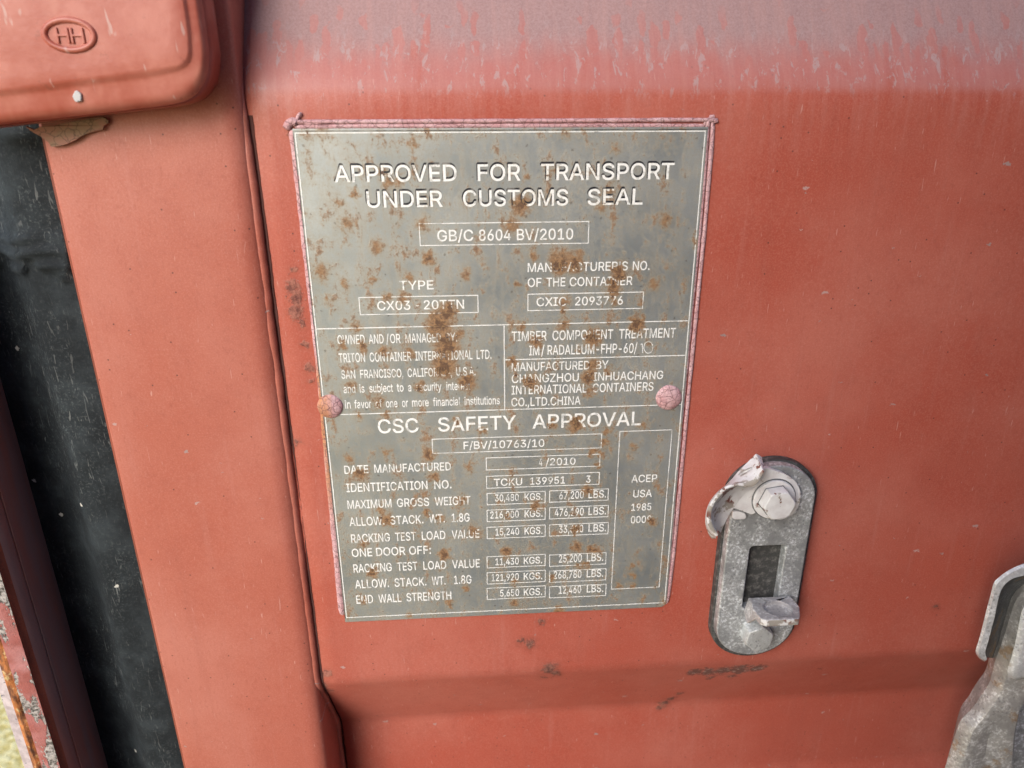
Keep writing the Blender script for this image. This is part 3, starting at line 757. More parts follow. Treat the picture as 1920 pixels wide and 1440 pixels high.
def smooth_path(pts, n):
    """Catmull-Rom through 2-D or 3-D points, n points spread along it"""
    pts = [Vector(p) for p in pts]
    ext = [pts[0] * 2 - pts[1]] + pts + [pts[-1] * 2 - pts[-2]]
    dense = []
    for i in range(1, len(ext) - 2):
        for s in range(24):
            t = s / 24
            a, b, c, e = ext[i - 1], ext[i], ext[i + 1], ext[i + 2]
            dense.append(0.5 * ((2 * b) + (c - a) * t + (2 * a - 5 * b + 4 * c - e) * t * t + (3 * b - a - 3 * c + e) * t ** 3))
    dense.append(pts[-1])
    acc = [0.0]
    for a, b in zip(dense, dense[1:]):
        acc.append(acc[-1] + (b - a).length)
    out, j = [], 0
    for i in range(n):
        s = acc[-1] * i / (n - 1)
        while j < len(acc) - 2 and acc[j + 1] < s:
            j += 1
        t = (s - acc[j]) / max(acc[j + 1] - acc[j], 1e-12)
        out.append(dense[j].lerp(dense[j + 1], min(max(t, 0), 1)))
    return out


def pxpath(pts, d, n, org=(0, 0), sc=1.0):
    p2 = smooth_path([(org[0] + a / sc, org[1] + b / sc) for a, b in pts], n)
    ds = d if isinstance(d, (list, tuple)) else (d, d)
    return [P(q[0], q[1], ds[0] + (ds[1] - ds[0]) * i / (n - 1)) for i, q in enumerate(p2)]


def tess(loops3, y):
    """flat filled faces from loops of (x, z)"""
    ls = [[Vector((x, z, 0)) for x, z in l] for l in loops3]
    tri = tessellate_polygon(ls)
    vs = [(x, y, z) for l in loops3 for x, z in l]
    return vs, [tuple(t) for t in tri]


def prism(name, outline, d0, d1, mat, parent, holes=(), bevel=0.0008, **kw):
    loops = [outline] + list(holes)
    fv, ft = tess(loops, -d1)
    n = len(fv)
    vs = fv + [(x, -d0, z) for x, _, z in fv]
    fs = list(ft) + [tuple(i + n for i in reversed(t)) for t in ft]
    k = 0
    for l in loops:
        m = len(l)
        for i in range(m):
            a, b = k + i, k + (i + 1) % m
            fs.append((a, b, b + n, a + n))
        k += m
    bm = bmesh.new()
    bv = [bm.verts.new(v) for v in vs]
    for f in fs:
        try:
            bm.faces.new([bv[i] for i in f])
        except ValueError:
            pass
    bmesh.ops.recalc_face_normals(bm, faces=bm.faces)
    bmesh.ops.dissolve_limit(bm, angle_limit=0.01, verts=bm.verts, edges=bm.edges, delimit={'NORMAL'})
    bm.verts.ensure_lookup_table()
    vs = [v.co.copy() for v in bm.verts]
    bm.verts.index_update()
    fs = [[v.index for v in f.verts] for f in bm.faces]
    bm.free()
    return obj(name, vs, fs, mat, parent, bevel=bevel, auto=35, **kw)


def obround(cx, cz, hw, z0, z1, ratio=0.9, n=20):
    """upright slot shape: (x, z) outline between z0 and z1"""
    rr = hw * ratio
    out = []
    for i in range(n + 1):
        a = math.pi * i / n
        out.append((cx + hw * math.cos(a), z1 - rr + rr * math.sin(a)))
    for i in range(n + 1):
        a = math.pi + math.pi * i / n
        out.append((cx + hw * math.cos(a), z0 + rr + rr * math.sin(a)))
    return out


def circle(cx, cz, r, n=40, a0=0.0):
    return [(cx + r * math.cos(a0 + 2 * math.pi * i / n), cz + r * math.sin(a0 + 2 * math.pi * i / n)) for i in range(n)]


def fbm(x, y, z, f):
    return mnoise.noise((x * f, y * f, z * f))


# ------------------------------------------------------------------ the setting
GZ = -1.22
o = obj('ground', [(-60, -60, GZ), (60, -60, GZ), (60, 60, GZ), (-60, 60, GZ)], [(0, 1, 2, 3)], M['ground'], smooth=False)
o['kind'] = 'structure'

# ------------------------------------------------------------------ the container door
door = thing('container_door', 'weathered red steel container door with a dusty sloping crease and a rubber seal down its left edge', 'container door', (0.05, 0.02, -1.1))
XR = P(P and 471, 300, 0.003).x          # the right edge of the flat stile
XE = sum(P(px, py, 0.001).x for px, py in ((462, 190), (478, 380), (506, 600), (530, 800), (556, 985), (583, 1180))) / 6   # weld line
XL = sum(P(px, py, 0.003).x for px, py in ((97, 276), (134, 460), (196, 772), (262, 1100), (338, 1440))) / 5     # left edge of the stile
ST_D = 0.0035
ZLO, ZHI = -0.62, 0.62

# panel: pressed profile, flats and slopes
SL, DEEP = 0.068, 0.036
prof = [(ZHI, -DEEP), (Z_TOP + SL, -DEEP), (Z_TOP, 0), (Z_BOT, 0), (Z_BOT - SL, -DEEP), (Z_BOT - SL - 0.072, -DEEP), (Z_BOT - 2 * SL - 0.072, 0), (ZLO, 0)]
pts = []
for i, (z, d) in enumerate(prof):
    if i in (0, len(prof) - 1):
        pts.append((z, d))
        continue
    z0, d0 = prof[i - 1]
    z2, d2 = prof[i + 1]
    rr = 0.010 if i == 2 else 0.006
    u = Vector((z0 - z, d0 - d)).normalized()
    v = Vector((z2 - z, d2 - d)).normalized()
    for s in range(9):
        t = s / 8
        a = Vector((z, d)) + u * rr
        b = Vector((z, d)) + v * rr
        m = Vector((z, d))
        q = a * (1 - t) ** 2 + m * 2 * t * (1 - t) + b * t * t
        pts.append((q.x, q.y))
fine = []
for (z0, d0), (z1, d1) in zip(pts, pts[1:]):
    k = max(1, int(abs(z1 - z0) / 0.012))
    for s in range(k):
        fine.append((z0 + (z1 - z0) * s / k, d0 + (d1 - d0) * s / k))
fine.append(pts[-1])
PX0 = XE + 0.0022
xs = [XE - 0.003, PX0 + 0.0006] + [PX0 + 0.0012 + 0.62 * (i / 70) for i in range(71)]
rows = []
for (z, d) in fine:
    row = []
    for i, x in enumerate(xs):
        wv = 0.0011 * fbm(x, 3.1, z, 7) + 0.0005 * fbm(x, 8.2, z, 19)
        inside = -0.0 if i > 1 else (-0.0004 if i == 1 else -0.0035)
        keep = min(1.0, max(0.0, (abs(x) - 0.10) / 0.03, (abs(z) - 0.142) / 0.03))
        row.append((x, -(PANEL_D + d + wv * keep + inside), z))
    rows.append(row)
vs, fs = loft(rows)
obj('door_panel', vs, fs, M['panel'], door)

# stile: a box section with rounded corners
def stile_profile():
    R_ = 0.0100
    out = [(XL, -0.055), (XL, ST_D - 0.0022)]
    for s in range(1, 6):
        a = math.pi - math.pi / 2 * s / 5
        out.append((XL + 0.0022 + 0.0022 * math.cos(a), ST_D - 0.0022 + 0.0022 * math.sin(a)))
    for s in range(1, 9):
        out.append((XL + 0.003 + (XE - XL - 0.016) * s / 9, ST_D))
    x1 = XE - 0.0006
    for s in range(0, 9):
        a = math.pi / 2 - math.pi / 2 * s / 8
        out.append((x1 - R_ + R_ * math.cos(a), ST_D - 0.0052 + 0.0052 * math.sin(a)))
    out.append((x1, -0.055))
    return out


sp = stile_profile()
rows = []
for i in range(90):
    z = ZLO + (ZHI - ZLO) * i / 89
    rows.append([(x, -(d + (0.0005 * fbm(x, 1.7, z, 14) if d > ST_D - 0.001 else 0)), z) for x, d in sp])
vs, fs = loft(rows)
obj('door_stile', vs, fs, M['paint'], door)

# weld bead that joins stile and panel along the flat
rows = []
zb0, zb1 = Z_TOP + 0.010, Z_BOT - 0.16
N = 420


def panel_d(z):
    for (za, da), (zb, db) in zip(fine, fine[1:]):
        if za >= z >= zb and za > zb:
            return da + (db - da) * (za - z) / (za - zb)
    return 0.0


for i in range(N):
    t = i / (N - 1)
    z = zb0 + (zb1 - zb0) * t
    end = min(1.0, t * 14, (1 - t) * 14)
    rr = (0.0027 + 0.00045 * fbm(0, z, 4, 55) + 0.0002 * fbm(2, z, 1, 160)) * (0.25 + 0.75 * end)
    cx = XE - 0.0012 + 0.0006 * fbm(5, z, 2, 30) + 0.0003 * fbm(1, z, 9, 90)
    rows.append([(cx + rr * 1.0 * math.cos(a), -(-0.0026 + 0.0004 * fbm(7, z, 0, 40) + rr * 1.25 * math.sin(a) + panel_d(z)), z)
                 for a in [math.pi * (1.25 - 1.5 * j / 12) for j in range(13)]])
vs, fs = loft(rows)
obj('weld_bead', vs, fs, M['paint'], door)
# dark strip laid in the seam beside the bead
rows = []
for i in range(N):
    t = i / (N - 1)
    z = zb0 - 0.020 + (zb1 + 0.003 - zb0 + 0.020) * t
    wv = 0.0006 * fbm(3, z, 3, 70)
    rows.append([(XE - 0.001, 0.0036 - panel_d(z), z), (XE + 0.0016, 0.0026 - panel_d(z), z), (XE + 0.0030 + wv + 0.0004 * fbm(9, z, 3, 260), 0.0014 - panel_d(z), z)])
vs, fs = loft(rows)
obj('seam_strip', vs, fs, M['gap'], door)

# retaining strip of the seal: a painted steel strip a little below the stile
XS = XL - 0.0030
vs, fs = loft([[(XL + 0.001, 0.0010, z), (XS + 0.0003, 0.0012, z), (XS, 0.0017, z), (XS, 0.012, z)] for z in [ZLO + (ZHI - ZLO) * i / 40 for i in range(41)]])
obj('seal_strip', vs, fs, M['rustred'], door)

# rubber seal, with the wrinkled overlap of its joint
zj0, zj1 = P(60, 510, -0.004).z, P(60, 425, -0.004).z
gp = [(XS + 0.0008, -0.018), (XS + 0.0002, -0.006)]
for i in range(60):
    t = i / 59
    u = t * 0.075
    # from the strip leftwards: nearly flat, then rolling down into the gap
    if u < 0.021:
        d = -0.0035 + 0.0010 * math.sin(u / 0.021 * math.pi * 0.8)
    else:
        q = (u - 0.021) / 0.054
        d = -0.0035 + 0.0006 - 0.017 * (1 - math.exp(-(q * 3.4) ** 1.9)) - 0.004 * q
    gp.append((XS - 0.0002 - u * 0.95, d))
rows = []
for i in range(520):
    z = ZLO + (ZHI - ZLO) * i / 519
    row = []
    for j, (x, d) in enumerate(gp):
        e = 0.0003 * fbm(x, 2, z, 60)
        if zj0 - 0.004 < z < zj1 + 0.006:
            t = (z - zj0) / (zj1 - zj0)
            xx = (x - XS)
            low = 0.18 * math.sin(xx * 260) + 0.10 * math.sin(xx * 610 + 1)
            lift = min(1, max(0, (t - low) / 0.07)) * min(1, max(0, (1.02 + 0.12 * math.sin(xx * 190) - t) / 0.35))
            e += 0.0022 * lift
            e += 0.0016 * lift * math.sin(t * 19 + 1.4 * math.sin(xx * 150)) * min(1, j / 8)
        row.append((x, -(d + e), z))
    rows.append(row)
vs, fs = loft(rows)
obj('rubber_seal', vs, fs, M['gasket'], door)

# peeled flap of sealant under the hinge
fo = [(355, 420), (470, 470), (560, 425), (740, 405), (1000, 355), (1250, 310), (1430, 295), (1500, 330), (1505, 372), (1440, 410), (1425, 470), (1330, 482),
      (1200, 520), (1110, 565), (1060, 605), (950, 655), (840, 690), (705, 702), (665, 640), (560, 560), (430, 490)]
fl = [P(a / 7.385, 180 + b / 7.385, 0.0058) for a, b in fo]
vs, fs = tess([[(p.x, p.z) for p in fl]], -0.0058)
vs = [(x, -(0.0058 + 0.0009 * fbm(x, 0, z, 90)), z) for x, y, z in vs]
obj('sealant_flap', vs, fs, M['flake'], door, smooth=False, solid=0.0012)

# ------------------------------------------------------------------ corner post left of the door
post = thing('corner_post', 'corner post with its shaded side coloured dark maroon, left of the rubber seal, its front edge peeling and rusty', 'container post', (-0.19, -0.01, -1.1))
Y0 = 1440
sec = [(203, -0.016, 'm'), (176, -0.002, 'm'), (154, 0.0082, 'm'), (151, 0.0080, 'm'), (147, 0.0102, 'm'), (132, 0.0145, 'm'), (129, 0.0152, 'r'), (115, 0.0185, 'r'), (113, 0.0200, 'w'),
       (97, 0.0208, 'w'), (79, 0.0205, 'w')]
prof = [(P(px, Y0, d).x, d) for px, d, _ in sec]
xe = prof[-1][0]
prof += [(xe - 0.0005, 0.0190), (xe - 0.003, 0.0205), (xe - 0.0055, 0.0200), (xe - 0.0062, 0.0180), (xe - 0.0125, 0.0176), (xe - 0.0135, 0.0165), (xe - 0.0135, -0.05)]
kind = ['m', 'm', 'm', 'm', 'm', 'm', 'r', 'r', 'w', 'w', 'o', 'o', 'o', 'c', 'c', 'c', 'c']
idx = {'m': 0, 'r': 1, 'w': 2, 'o': 3, 'c': 4}
rows = []
zs = [-0.62 + 0.0022 * i for i in range(int(0.72 / 0.0022))]
for z in zs:
    row = []
    for j, (x, d) in enumerate(prof):
        wob = 0.0004 * fbm(x, 0, z, 80)
        if j in (7, 8, 9):
            wob += 0.0007 * fbm(x, 4, z, 150)
        if 10 <= j <= 14:
            wob += 0.0012 * fbm(x, 6, z, 120)
        row.append((x + wob * 0.8, -(d + wob), z))
    rows.append(row)
vs, fs = loft(rows)
nk = len(prof) - 1
obj('post_section', vs, fs, None, post, mats=[M['maroon'], M['rustred'], M['worn'], M['orange'], M['chalk']],
    fmat=[idx[kind[i % nk]] for i in range(len(fs))], auto=40)

# ------------------------------------------------------------------ hinge
hinge = thing('door_hinge', 'raised red hinge plate with rounded corner and oval HH mark, above the rubber seal', 'hinge', P(150, 200, 0.004))
outer = [(-90, 245), (-40, 239), (0, 234), (60, 227), (120, 220), (190, 212), (250, 205), (300, 199), (333, 193), (352, 186), (367, 175), (378, 160), (385, 145),
         (388, 128), (389, 100), (386, 70), (381, 35), (376, 0), (366, -60), (358, -110)]
inner = [(-90, 184), (-40, 179), (0, 173), (60, 165), (120, 157), (190, 148), (240, 141), (280, 136), (310, 131), (326, 128), (338, 124), (346, 118), (351, 111),
         (354, 102), (354, 90), (353, 65), (349, 32), (344, 0), (336, -60), (329, -110)]
n = 90
DO, DI = 0.0205, 0.0245
Lo = pxpath(outer, DO, n)
Li = pxpath(inner, DI, n)
rows = []
base = [Vector((p.x, -0.002, p.z)) for p in Lo]
rows.append(base)
for s in range(0, 3):
    rows.append([Vector((a.x, -(0.004 + (DO - 0.0065) * s / 2), a.z)) for a in Lo])
for s in range(0, 8):                           # the rim rolls over
    a = math.pi / 2 * s / 7
    rows.append([Vector((p.x, 0, p.z)).lerp(Vector((q.x, 0, q.z)), 0.42 * (1 - math.cos(a))) - Vector((0, DO - 0.0025 + 0.0047 * math.sin(a), 0)) for p, q in zip(Lo, Li)])
for t, d in ((0.62, DO + 0.0026), (0.80, DO + 0.0027), (0.92, DO + 0.0031), (1.0, DI), (1.12, DI + 0.0003)):
    rows.append([Vector((p.x + (q.x - p.x) * t, -d, p.z + (q.z - p.z) * t)) for p, q in zip(Lo, Li)])
cen = P(-100, -120, DI)
last = rows[-1]
for t in (0.08, 0.2, 0.4, 0.6, 0.8, 1.0):
    rows.append([Vector((p.x + (cen.x - p.x) * t, -(DI + 0.0003 + 0.0006 * fbm(p.x + (cen.x - p.x) * t, 1, p.z + (cen.z - p.z) * t, 24)), p.z + (cen.z - p.z) * t)) for p in last])
vs, fs = loft(rows)
obj('hinge_plate', vs, fs, M['hinge'], hinge)
# oval mark
e0 = P(131, 66, DI)
ex = (P(177, 66, DI) - e0).length
ez = (P(131, 38, DI) - e0).length
rows = []
for i in range(72):
    a = 2 * math.pi * i / 72
    row = []
    for j in range(9):
        b = math.pi * j / 8
        k = 0.0013 * math.cos(b)
        row.append(((ex + k) * math.cos(a) + e0.x, -(DI + 0.0013 * math.sin(b)), (ez + k) * math.sin(a) + e0.z))
    rows.append(row)
rows.append(rows[0])
vs, fs = loft(rows)
mark = obj('oval_ring', vs, fs, M['hinge'], hinge)


# ------------------------------------------------------------------ lettering outlines
def embolden(pts, e):
    """push an outline outwards by e (counter-clockwise solids grow, clockwise holes shrink)"""
    out = []
    n = len(pts)
    for i in range(n):
        p, a, b = Vector(pts[i]), Vector(pts[i - 1]), Vector(pts[(i + 1) % n])
        u, v = (p - a).normalized(), (b - p).normalized()
        n1, n2 = Vector((u.y, -u.x)), Vector((v.y, -v.x))
        m = n1 + n2
        if m.length < 1e-6:
            m = n1
        m.normalize()
        k = min(1.6, 1.0 / max(0.3, m.dot(n1)))
        q = p + m * e * k
        out.append((q.x, q.y))
    return out


def word_loops(s):
    """outlines of a word in glyph units: [(is_hole, [(x, y)...])], and its ink extent"""
    pen, out = 0, []
    for ch in s:
        if ch == ' ':
            pen += 230
            continue
        adv, raw = GLYPHS[ch]
        for l in raw.split('|'):
            pts = [tuple(map(int, q.split(','))) for q in l.split()]
            area = sum(pts[i - 1][0] * pts[i][1] - pts[i][0] * pts[i - 1][1] for i in range(len(pts)))
            out.append((area < 0, [(pen + a, b) for a, b in embolden(pts, 9.0)], len(s)))
        pen += adv
    x0 = min(p[0] for _, l, _ in out for p in l)
    x1 = max(p[0] for _, l, _ in out for p in l)
    return out, x0, x1


def inside(pt, loop):
    x, y = pt
    c = False
    for i in range(len(loop)):
        (x0, y0), (x1, y1) = loop[i - 1], loop[i]
        if (y0 > y) != (y1 > y) and x < (x1 - x0) * (y - y0) / (y1 - y0) + x0:
            c = not c
    return c


def fill(loops, y):
    vs, es = [], []
    for l in loops:
        k = len(vs)
        vs += [Vector(q) * 1000 for q in l]
        es += [(k + i, k + (i + 1) % len(l)) for i in range(len(l))]
    V, _, F, _, _, _ = delaunay_2d_cdt(vs, es, [], 0, 1e-5)
    ls = [[(a * 1000, b * 1000) for a, b in l] for l in loops]
    keep = []
    for f in F:
        c = (V[f[0]] + V[f[1]] + V[f[2]]) / 3
        if sum(inside((c.x, c.y), l) for l in ls) % 2:
            keep.append(tuple(f))
    return [(v.x / 1000, y, v.y / 1000) for v in V], keep


def word_mesh(s, xl, xr, zb, cap, y, shear=0.0):
    loops, x0, x1 = word_loops(s)
    sx, sz = (xr - xl) / (x1 - x0), cap / 527.0
    solids = [l for h, l, _ in loops if not h]
    holes = [l for h, l, _ in loops if h]
    vs, fs = [], []
    for i, l in enumerate(solids):
        hs = [h for h in holes if inside(h[0], l)]
        tr = [[(xl + (a - x0) * sx, zb + (b + 9) * sz) for a, b in q] for q in [l] + hs]
        v, f = fill(tr, y - 0.000004 * (i % 5))
        k = len(vs)
        vs += v
        fs += [tuple(a + k for a in t) for t in f]
    return vs, fs


CROPS = {2: (520, 200, 4.3636), 3: (920, 200, 4.3636), 4: (520, 500, 4.3636), 5: (920, 500, 4.3636), 6: (560, 760, 3.4275), 7: (880, 760, 3.4286)}


def c2p(c, x, y):
    a, b, s = CROPS[c]
    return a + x / s, b + y / s


def line_of(words, yl, yr, cap, y=-0.00018):
    """words: [(text, crop, xl, xr)]; yl, yr the baseline at either end, both in photo pixels; cap in photo pixels"""
    pl = [c2p(c, a, 0)[0] for _, c, a, b in words]
    pr = [c2p(c, b, 0)[0] for _, c, a, b in words]
    zl, zr = P(pl[0], yl).z, P(pr[-1], yr).z
    zb = (zl + zr) / 2
    ym = (yl + yr) / 2
    xm = (pl[0] + pr[-1]) / 2
    hc = P(xm, ym - cap).z - P(xm, ym).z
    vs, fs = [], []
    for (s, c, a, b), x0, x1 in zip(words, pl, pr):
        v, f = word_mesh(s, P(x0, ym).x, P(x1, ym).x, zb, hc, y)
        k = len(vs)
        vs += v
        fs += [tuple(i + k for i in t) for t in f]
    return vs, fs


def L(c, words, top, base, top2=None, base2=None, c2=None):
    """one line, coordinates as read off crop c: words (text, xl, xr[, crop]); base at the left end, base2 at the right end"""
    ws = [(wd[0], wd[3] if len(wd) > 3 else c, wd[1], wd[4 - 2] if len(wd) == 3 else wd[2]) for wd in words]
    _, s = CROPS[c][1], CROPS[c][2]
    yl = CROPS[c][1] + base / s
    cr = c2 or c
    yr = CROPS[cr][1] + (base2 if base2 is not None else base) / CROPS[cr][2]
    return ws, yl, yr, (base - top) / s


LINES = [
    (*L(2, [('UNDER', 735, 1355), ('CUSTOMS', 1520, 2378), ('SEAL', 2536, 2986)], 692, 826, None, 803, 3), True),
    (*L(2, [('APPROVED', 470, 1470), ('FOR', 1640, 1990), ('TRANSPORT', 2157, 3240)], 485, 622, None, 592, 3), True),
    (*L(2, [('GB/C', 1310, 1605), ('8604', 1650, 1912), ('BV/2010', 1960, 2420)], 1008, 1100, None, 1088, 3), False),
    (*L(4, [('TYPE', 1000, 1280)], 115, 190, None, 186), False),
    (*L(4, [('CX03', 820, 1090), ('-', 1136, 1162), ('20TTN', 1200, 1530)], 282, 357, None, 343), False),
    (*L(3, [("MANUFACTURER'S", 303, 1120), ('NO.', 1160, 1298)], 1283, 1357, None, 1332), False),
    (*L(5, [('OF', 303, 415), ('THE', 455, 610), ('CONTAINER', 645, 1158)], 97, 170, None, 146), False),
    (*L(5, [('CXIC', 375, 620), ('2093776', 690, 1080)], 254, 325, None, 308), False),
    (*L(4, [('OWNED', 495, 718), ('AND', 750, 872), ('/', 893, 915), ('OR', 925, 1010), ('MANAGED', 1050, 1340), ('BY:', 1380, 1472)], 562, 638, None, 612), False),
    (*L(4, [('TRITON', 505, 720), ('CONTAINER', 758, 1098), ('INTERNATIONAL', 1130, 1598), ('LTD.', 1632, 1752)], 708, 783, None, 754), False),
    (*L(4, [('SAN', 525, 640), ('FRANCISCO,', 680, 1032), ('CALIFORNIA,', 1068, 1432), ('U.S.A.', 1465, 1622)], 845, 915, None, 890), False),
    (*L(4, [('and', 543, 640), ('is', 675, 715), ('subject', 755, 948), ('to', 980, 1035), ('a', 1072, 1098), ('security', 1135, 1345), ('interest', 1385, 1580)], 966, 1034, None, 1006), False),
    (*L(4, [('in', 555, 602), ('favor', 632, 770), ('of', 805, 858), ('one', 890, 985), ('or', 1022, 1072), ('more', 1105, 1240), ('financial', 1275, 1500), ('institutions', 1533, 1820)], 1092, 1160, None, 1126), False),
    (*L(5, [('TIMBER', 172, 458), ('COMPONENT', 505, 1000), ('TREATMENT', 1048, 1510)], 533, 612, None, 576), False),
    (*L(5, [('IM', 315, 398), ('/', 412, 440), ('RADALEUM-FHP-60/', 465, 1195)], 648, 728, None, 702), False),
    (*L(5, [('MANUFACTURED', 172, 808), ('BY', 860, 962)], 787, 857, None, 834), False),
    (*L(5, [('CHANGZHOU', 172, 720), ('XINHUACHANG', 780, 1408)], 883, 952, None, 918), False),
    (*L(5, [('INTERNATIONAL', 172, 785), ('CONTAINERS', 833, 1328)], 978, 1050, None, 1010), False),
    (*L(5, [('CO.,LTD.CHINA', 170, 735)], 1075, 1145, None, 1126), False),
    (*L(6, [('CSC', 510, 772), ('SAFETY', 897, 1397), ('APPROVAL', 1502, 2196)], 92, 182, None, 126, 7), False),
    (*L(6, [('F/BV/10763/10', 1060, 1579)], 235, 284, None, 263, 7), False),
    (*L(7, [('4', 447, 470), ('/2010', 490, 682)], 342, 388, None, 380), False),
    (*L(7, [('TCKU', 158, 340), ('139951', 390, 615), ('3', 750, 778)], 472, 518, None, 496), False),
    (*L(6, [('DATE', 295, 450), ('MANUFACTURED', 488, 980)], 388, 441, None, 416), False),
    (*L(6, [('IDENTIFICATION', 308, 830), ('NO.', 873, 983)], 502, 557, None, 533), False),
    (*L(6, [('MAXIMUM', 315, 598), ('GROSS', 633, 840), ('WEIGHT', 877, 1105)], 612, 666, None, 634), False),
    (*L(6, [('ALLOW.', 327, 552), ('STACK.', 590, 803), ('WT.', 840, 940), ('1.8G', 985, 1100)], 722, 777, None, 744), False),
    (*L(6, [('RACKING', 338, 588), ('TEST', 622, 755), ('LOAD', 793, 945), ('VALUE', 985, 1162)], 830, 884, None, 848), False),
    (*L(6, [('ONE', 343, 475), ('DOOR', 500, 688), ('OFF:', 712, 852)], 922, 975, None, 952), False),
    (*L(6, [('RACKING', 353, 600), ('TEST', 635, 765), ('LOAD', 803, 950), ('VALUE', 988, 1165)], 1023, 1077, None, 1038), False),
    (*L(6, [('ALLOW.', 363, 582), ('STACK.', 618, 822), ('WT.', 858, 945), ('1.8G', 1000, 1112)], 1123, 1177, None, 1143), False),
    (*L(6, [('END', 372, 480), ('WALL', 515, 662), ('STRENGTH', 695, 983)], 1220, 1274, None, 1247), False),
    (*L(7, [('ACEP', 1040, 1205)], 448, 496, None, 490), False),
    (*L(7, [('USA', 1052, 1172)], 545, 592, None, 587), False),
    (*L(7, [('1985', 1040, 1168)], 632, 678, None, 673), False),
    (*L(7, [('0009', 1037, 1167)], 712, 758, None, 753), False),
]
ROWS = [('30,480', 165, 318, '67,200', 578, 735, 572, 617, 598), ('216,000', 135, 318, '476,190', 548, 735, 680, 726, 707),
        ('15,240', 168, 320, '33,600', 575, 732, 790, 836, 815), ('11,430', 168, 318, '25,200', 575, 722, 982, 1026, 1005),
        ('121,920', 143, 318, '268,780', 542, 720, 1083, 1128, 1108), ('5,650', 198, 320, '12,460', 575, 718, 1183, 1228, 1205)]
for i, (a, x0, x1, b, x2, x3, t, bl, br) in enumerate(ROWS):
    k0, k1 = (355, 470) if i < 3 else (350, 468)
    LINES.append((*L(7, [(a, x0, x1), ('KGS.', k0, k1)], t, bl, None, bl - 10), False))
    LINES.append((*L(7, [(b, x2, x3), ('LBS.', 765 if i < 3 else 754, 878 if i < 3 else 860)], br - 45, br + 4, None, br - 5), False))

# boxes: four corners as read off the crops (crop, x, y)
BOXES = [((2, 1160, 957), (3, 803, 940), (3, 798, 1115), (2, 1170, 1138)),
         ((4, 668, 250), (4, 1642, 236), (4, 1642, 376), (4, 678, 391)),
         ((5, 305, 228), (5, 1250, 204), (5, 1243, 338), (5, 305, 362)),
         ((6, 858, 222), (7, 850, 178), (7, 848, 271), (6, 862, 310)),
         ((7, 108, 343), (7, 840, 308), (7, 838, 385), (7, 110, 420)),
         ((7, 110, 458), (7, 836, 428), (7, 834, 502), (7, 112, 537)),
         ((7, 962, 168), (7, 1297, 157), (7, 1225, 1167), (7, 918, 1180))]
for (y0, y1, a, b) in ((568, 642, 550, 622), (676, 750, 657, 730), (785, 858, 767, 840), (973, 1043, 957, 1030), (1075, 1147, 1060, 1133), (1175, 1247, 1160, 1230)):
    BOXES.append(((7, 113, y0), (7, 489, a), (7, 486, b), (7, 116, y1)))
    q = a - 17 if y0 < 900 else a - 13
    BOXES.append(((7, 516, q + 20), (7, 895 if y0 < 900 else 880, q), (7, 890 if y0 < 900 else 876, q + 73), (7, 516, q + 92)))

# ------------------------------------------------------------------ the data plate
plate = thing('data_plate', 'rust-spotted steel approval plate with white lettering, framed in cracked pink sealant', 'data plate', (0, 0, -0.145))
HW, HH = 0.1, 0.1409
ox0, ox1, oz0, oz1 = -HW - 0.0012, HW + 0.0014, -HH - 0.0036, HH + 0.0020
rc = 0.004
outl = [(ox0, oz0), (ox1 - rc, oz0)] + [(ox1 - rc + rc * math.sin(a), oz0 + rc - rc * math.cos(a)) for a in (0.5, 1.0)] + [(ox1, oz0 + rc), (ox1, oz1), (ox0, oz1)]
body = prism('plate_sheet', outl, -0.0012, 0.0, M['plate'], plate, bevel=0.0003)


def strips(segs, wd, y):
    """thin painted lines: [(x0, z0, x1, z1)]"""
    vs, fs = [], []
    for i, (x0, z0, x1, z1) in enumerate(segs):
        a, b = Vector((x0, z0)), Vector((x1, z1))
        u = (b - a).normalized()
        n = Vector((-u.y, u.x)) * wd / 2
        m = max(1, int((b - a).length / 0.004))
        k = len(vs)
        for j in range(m + 1):
            p = a.lerp(b, j / m)
            jit = 1 + 0.25 * fbm(p.x, i, p.y, 300)
            vs += [(p.x + n.x * jit, y, p.y + n.y * jit), (p.x - n.x * jit, y, p.y - n.y * jit)]
        fs += [(k + 2 * j, k + 2 * j + 1, k + 2 * j + 3, k + 2 * j + 2) for j in range(m)]
    return vs, fs


def rect_segs(x0, x1, z0, z1, wd):
    h = wd / 2
    return [(x0 - h, z1, x1 + h, z1), (x0 - h, z0, x1 + h, z0), (x0, z0 + h, x0, z1 - h), (x1, z0 + h, x1, z1 - h)]


LW = 0.00052
zm1 = (P(591, 617.3).z + P(1289, 600.8).z) / 2
zm2 = (P(639, 777.8).z + P(1229, 759).z) / 2
zt = (P(947.5, 675.3).z + P(1282, 665.5).z) / 2
xv = (P(945.8, 612.3).x + P(945.8, 768).x) / 2
vs, fs = strips(rect_segs(-HW, HW, -HH, HH, LW), LW, -0.00012)
obj('border_line', vs, fs, M['line'], plate, smooth=False)
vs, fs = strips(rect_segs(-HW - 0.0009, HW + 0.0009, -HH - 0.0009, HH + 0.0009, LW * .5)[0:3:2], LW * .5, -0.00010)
obj('border_line', vs, fs, M['dark_edge'], plate, smooth=False)
vs, fs = strips([(-HW + LW, zm1, HW - LW, zm1), (-HW + LW, zm2, HW - LW, zm2), (xv + LW, zt, HW - LW, zt), (xv, zm2 + LW, xv, zm1 - LW)], LW, -0.00012)
obj('dividing_line', vs, fs, M['line'], plate, smooth=False)
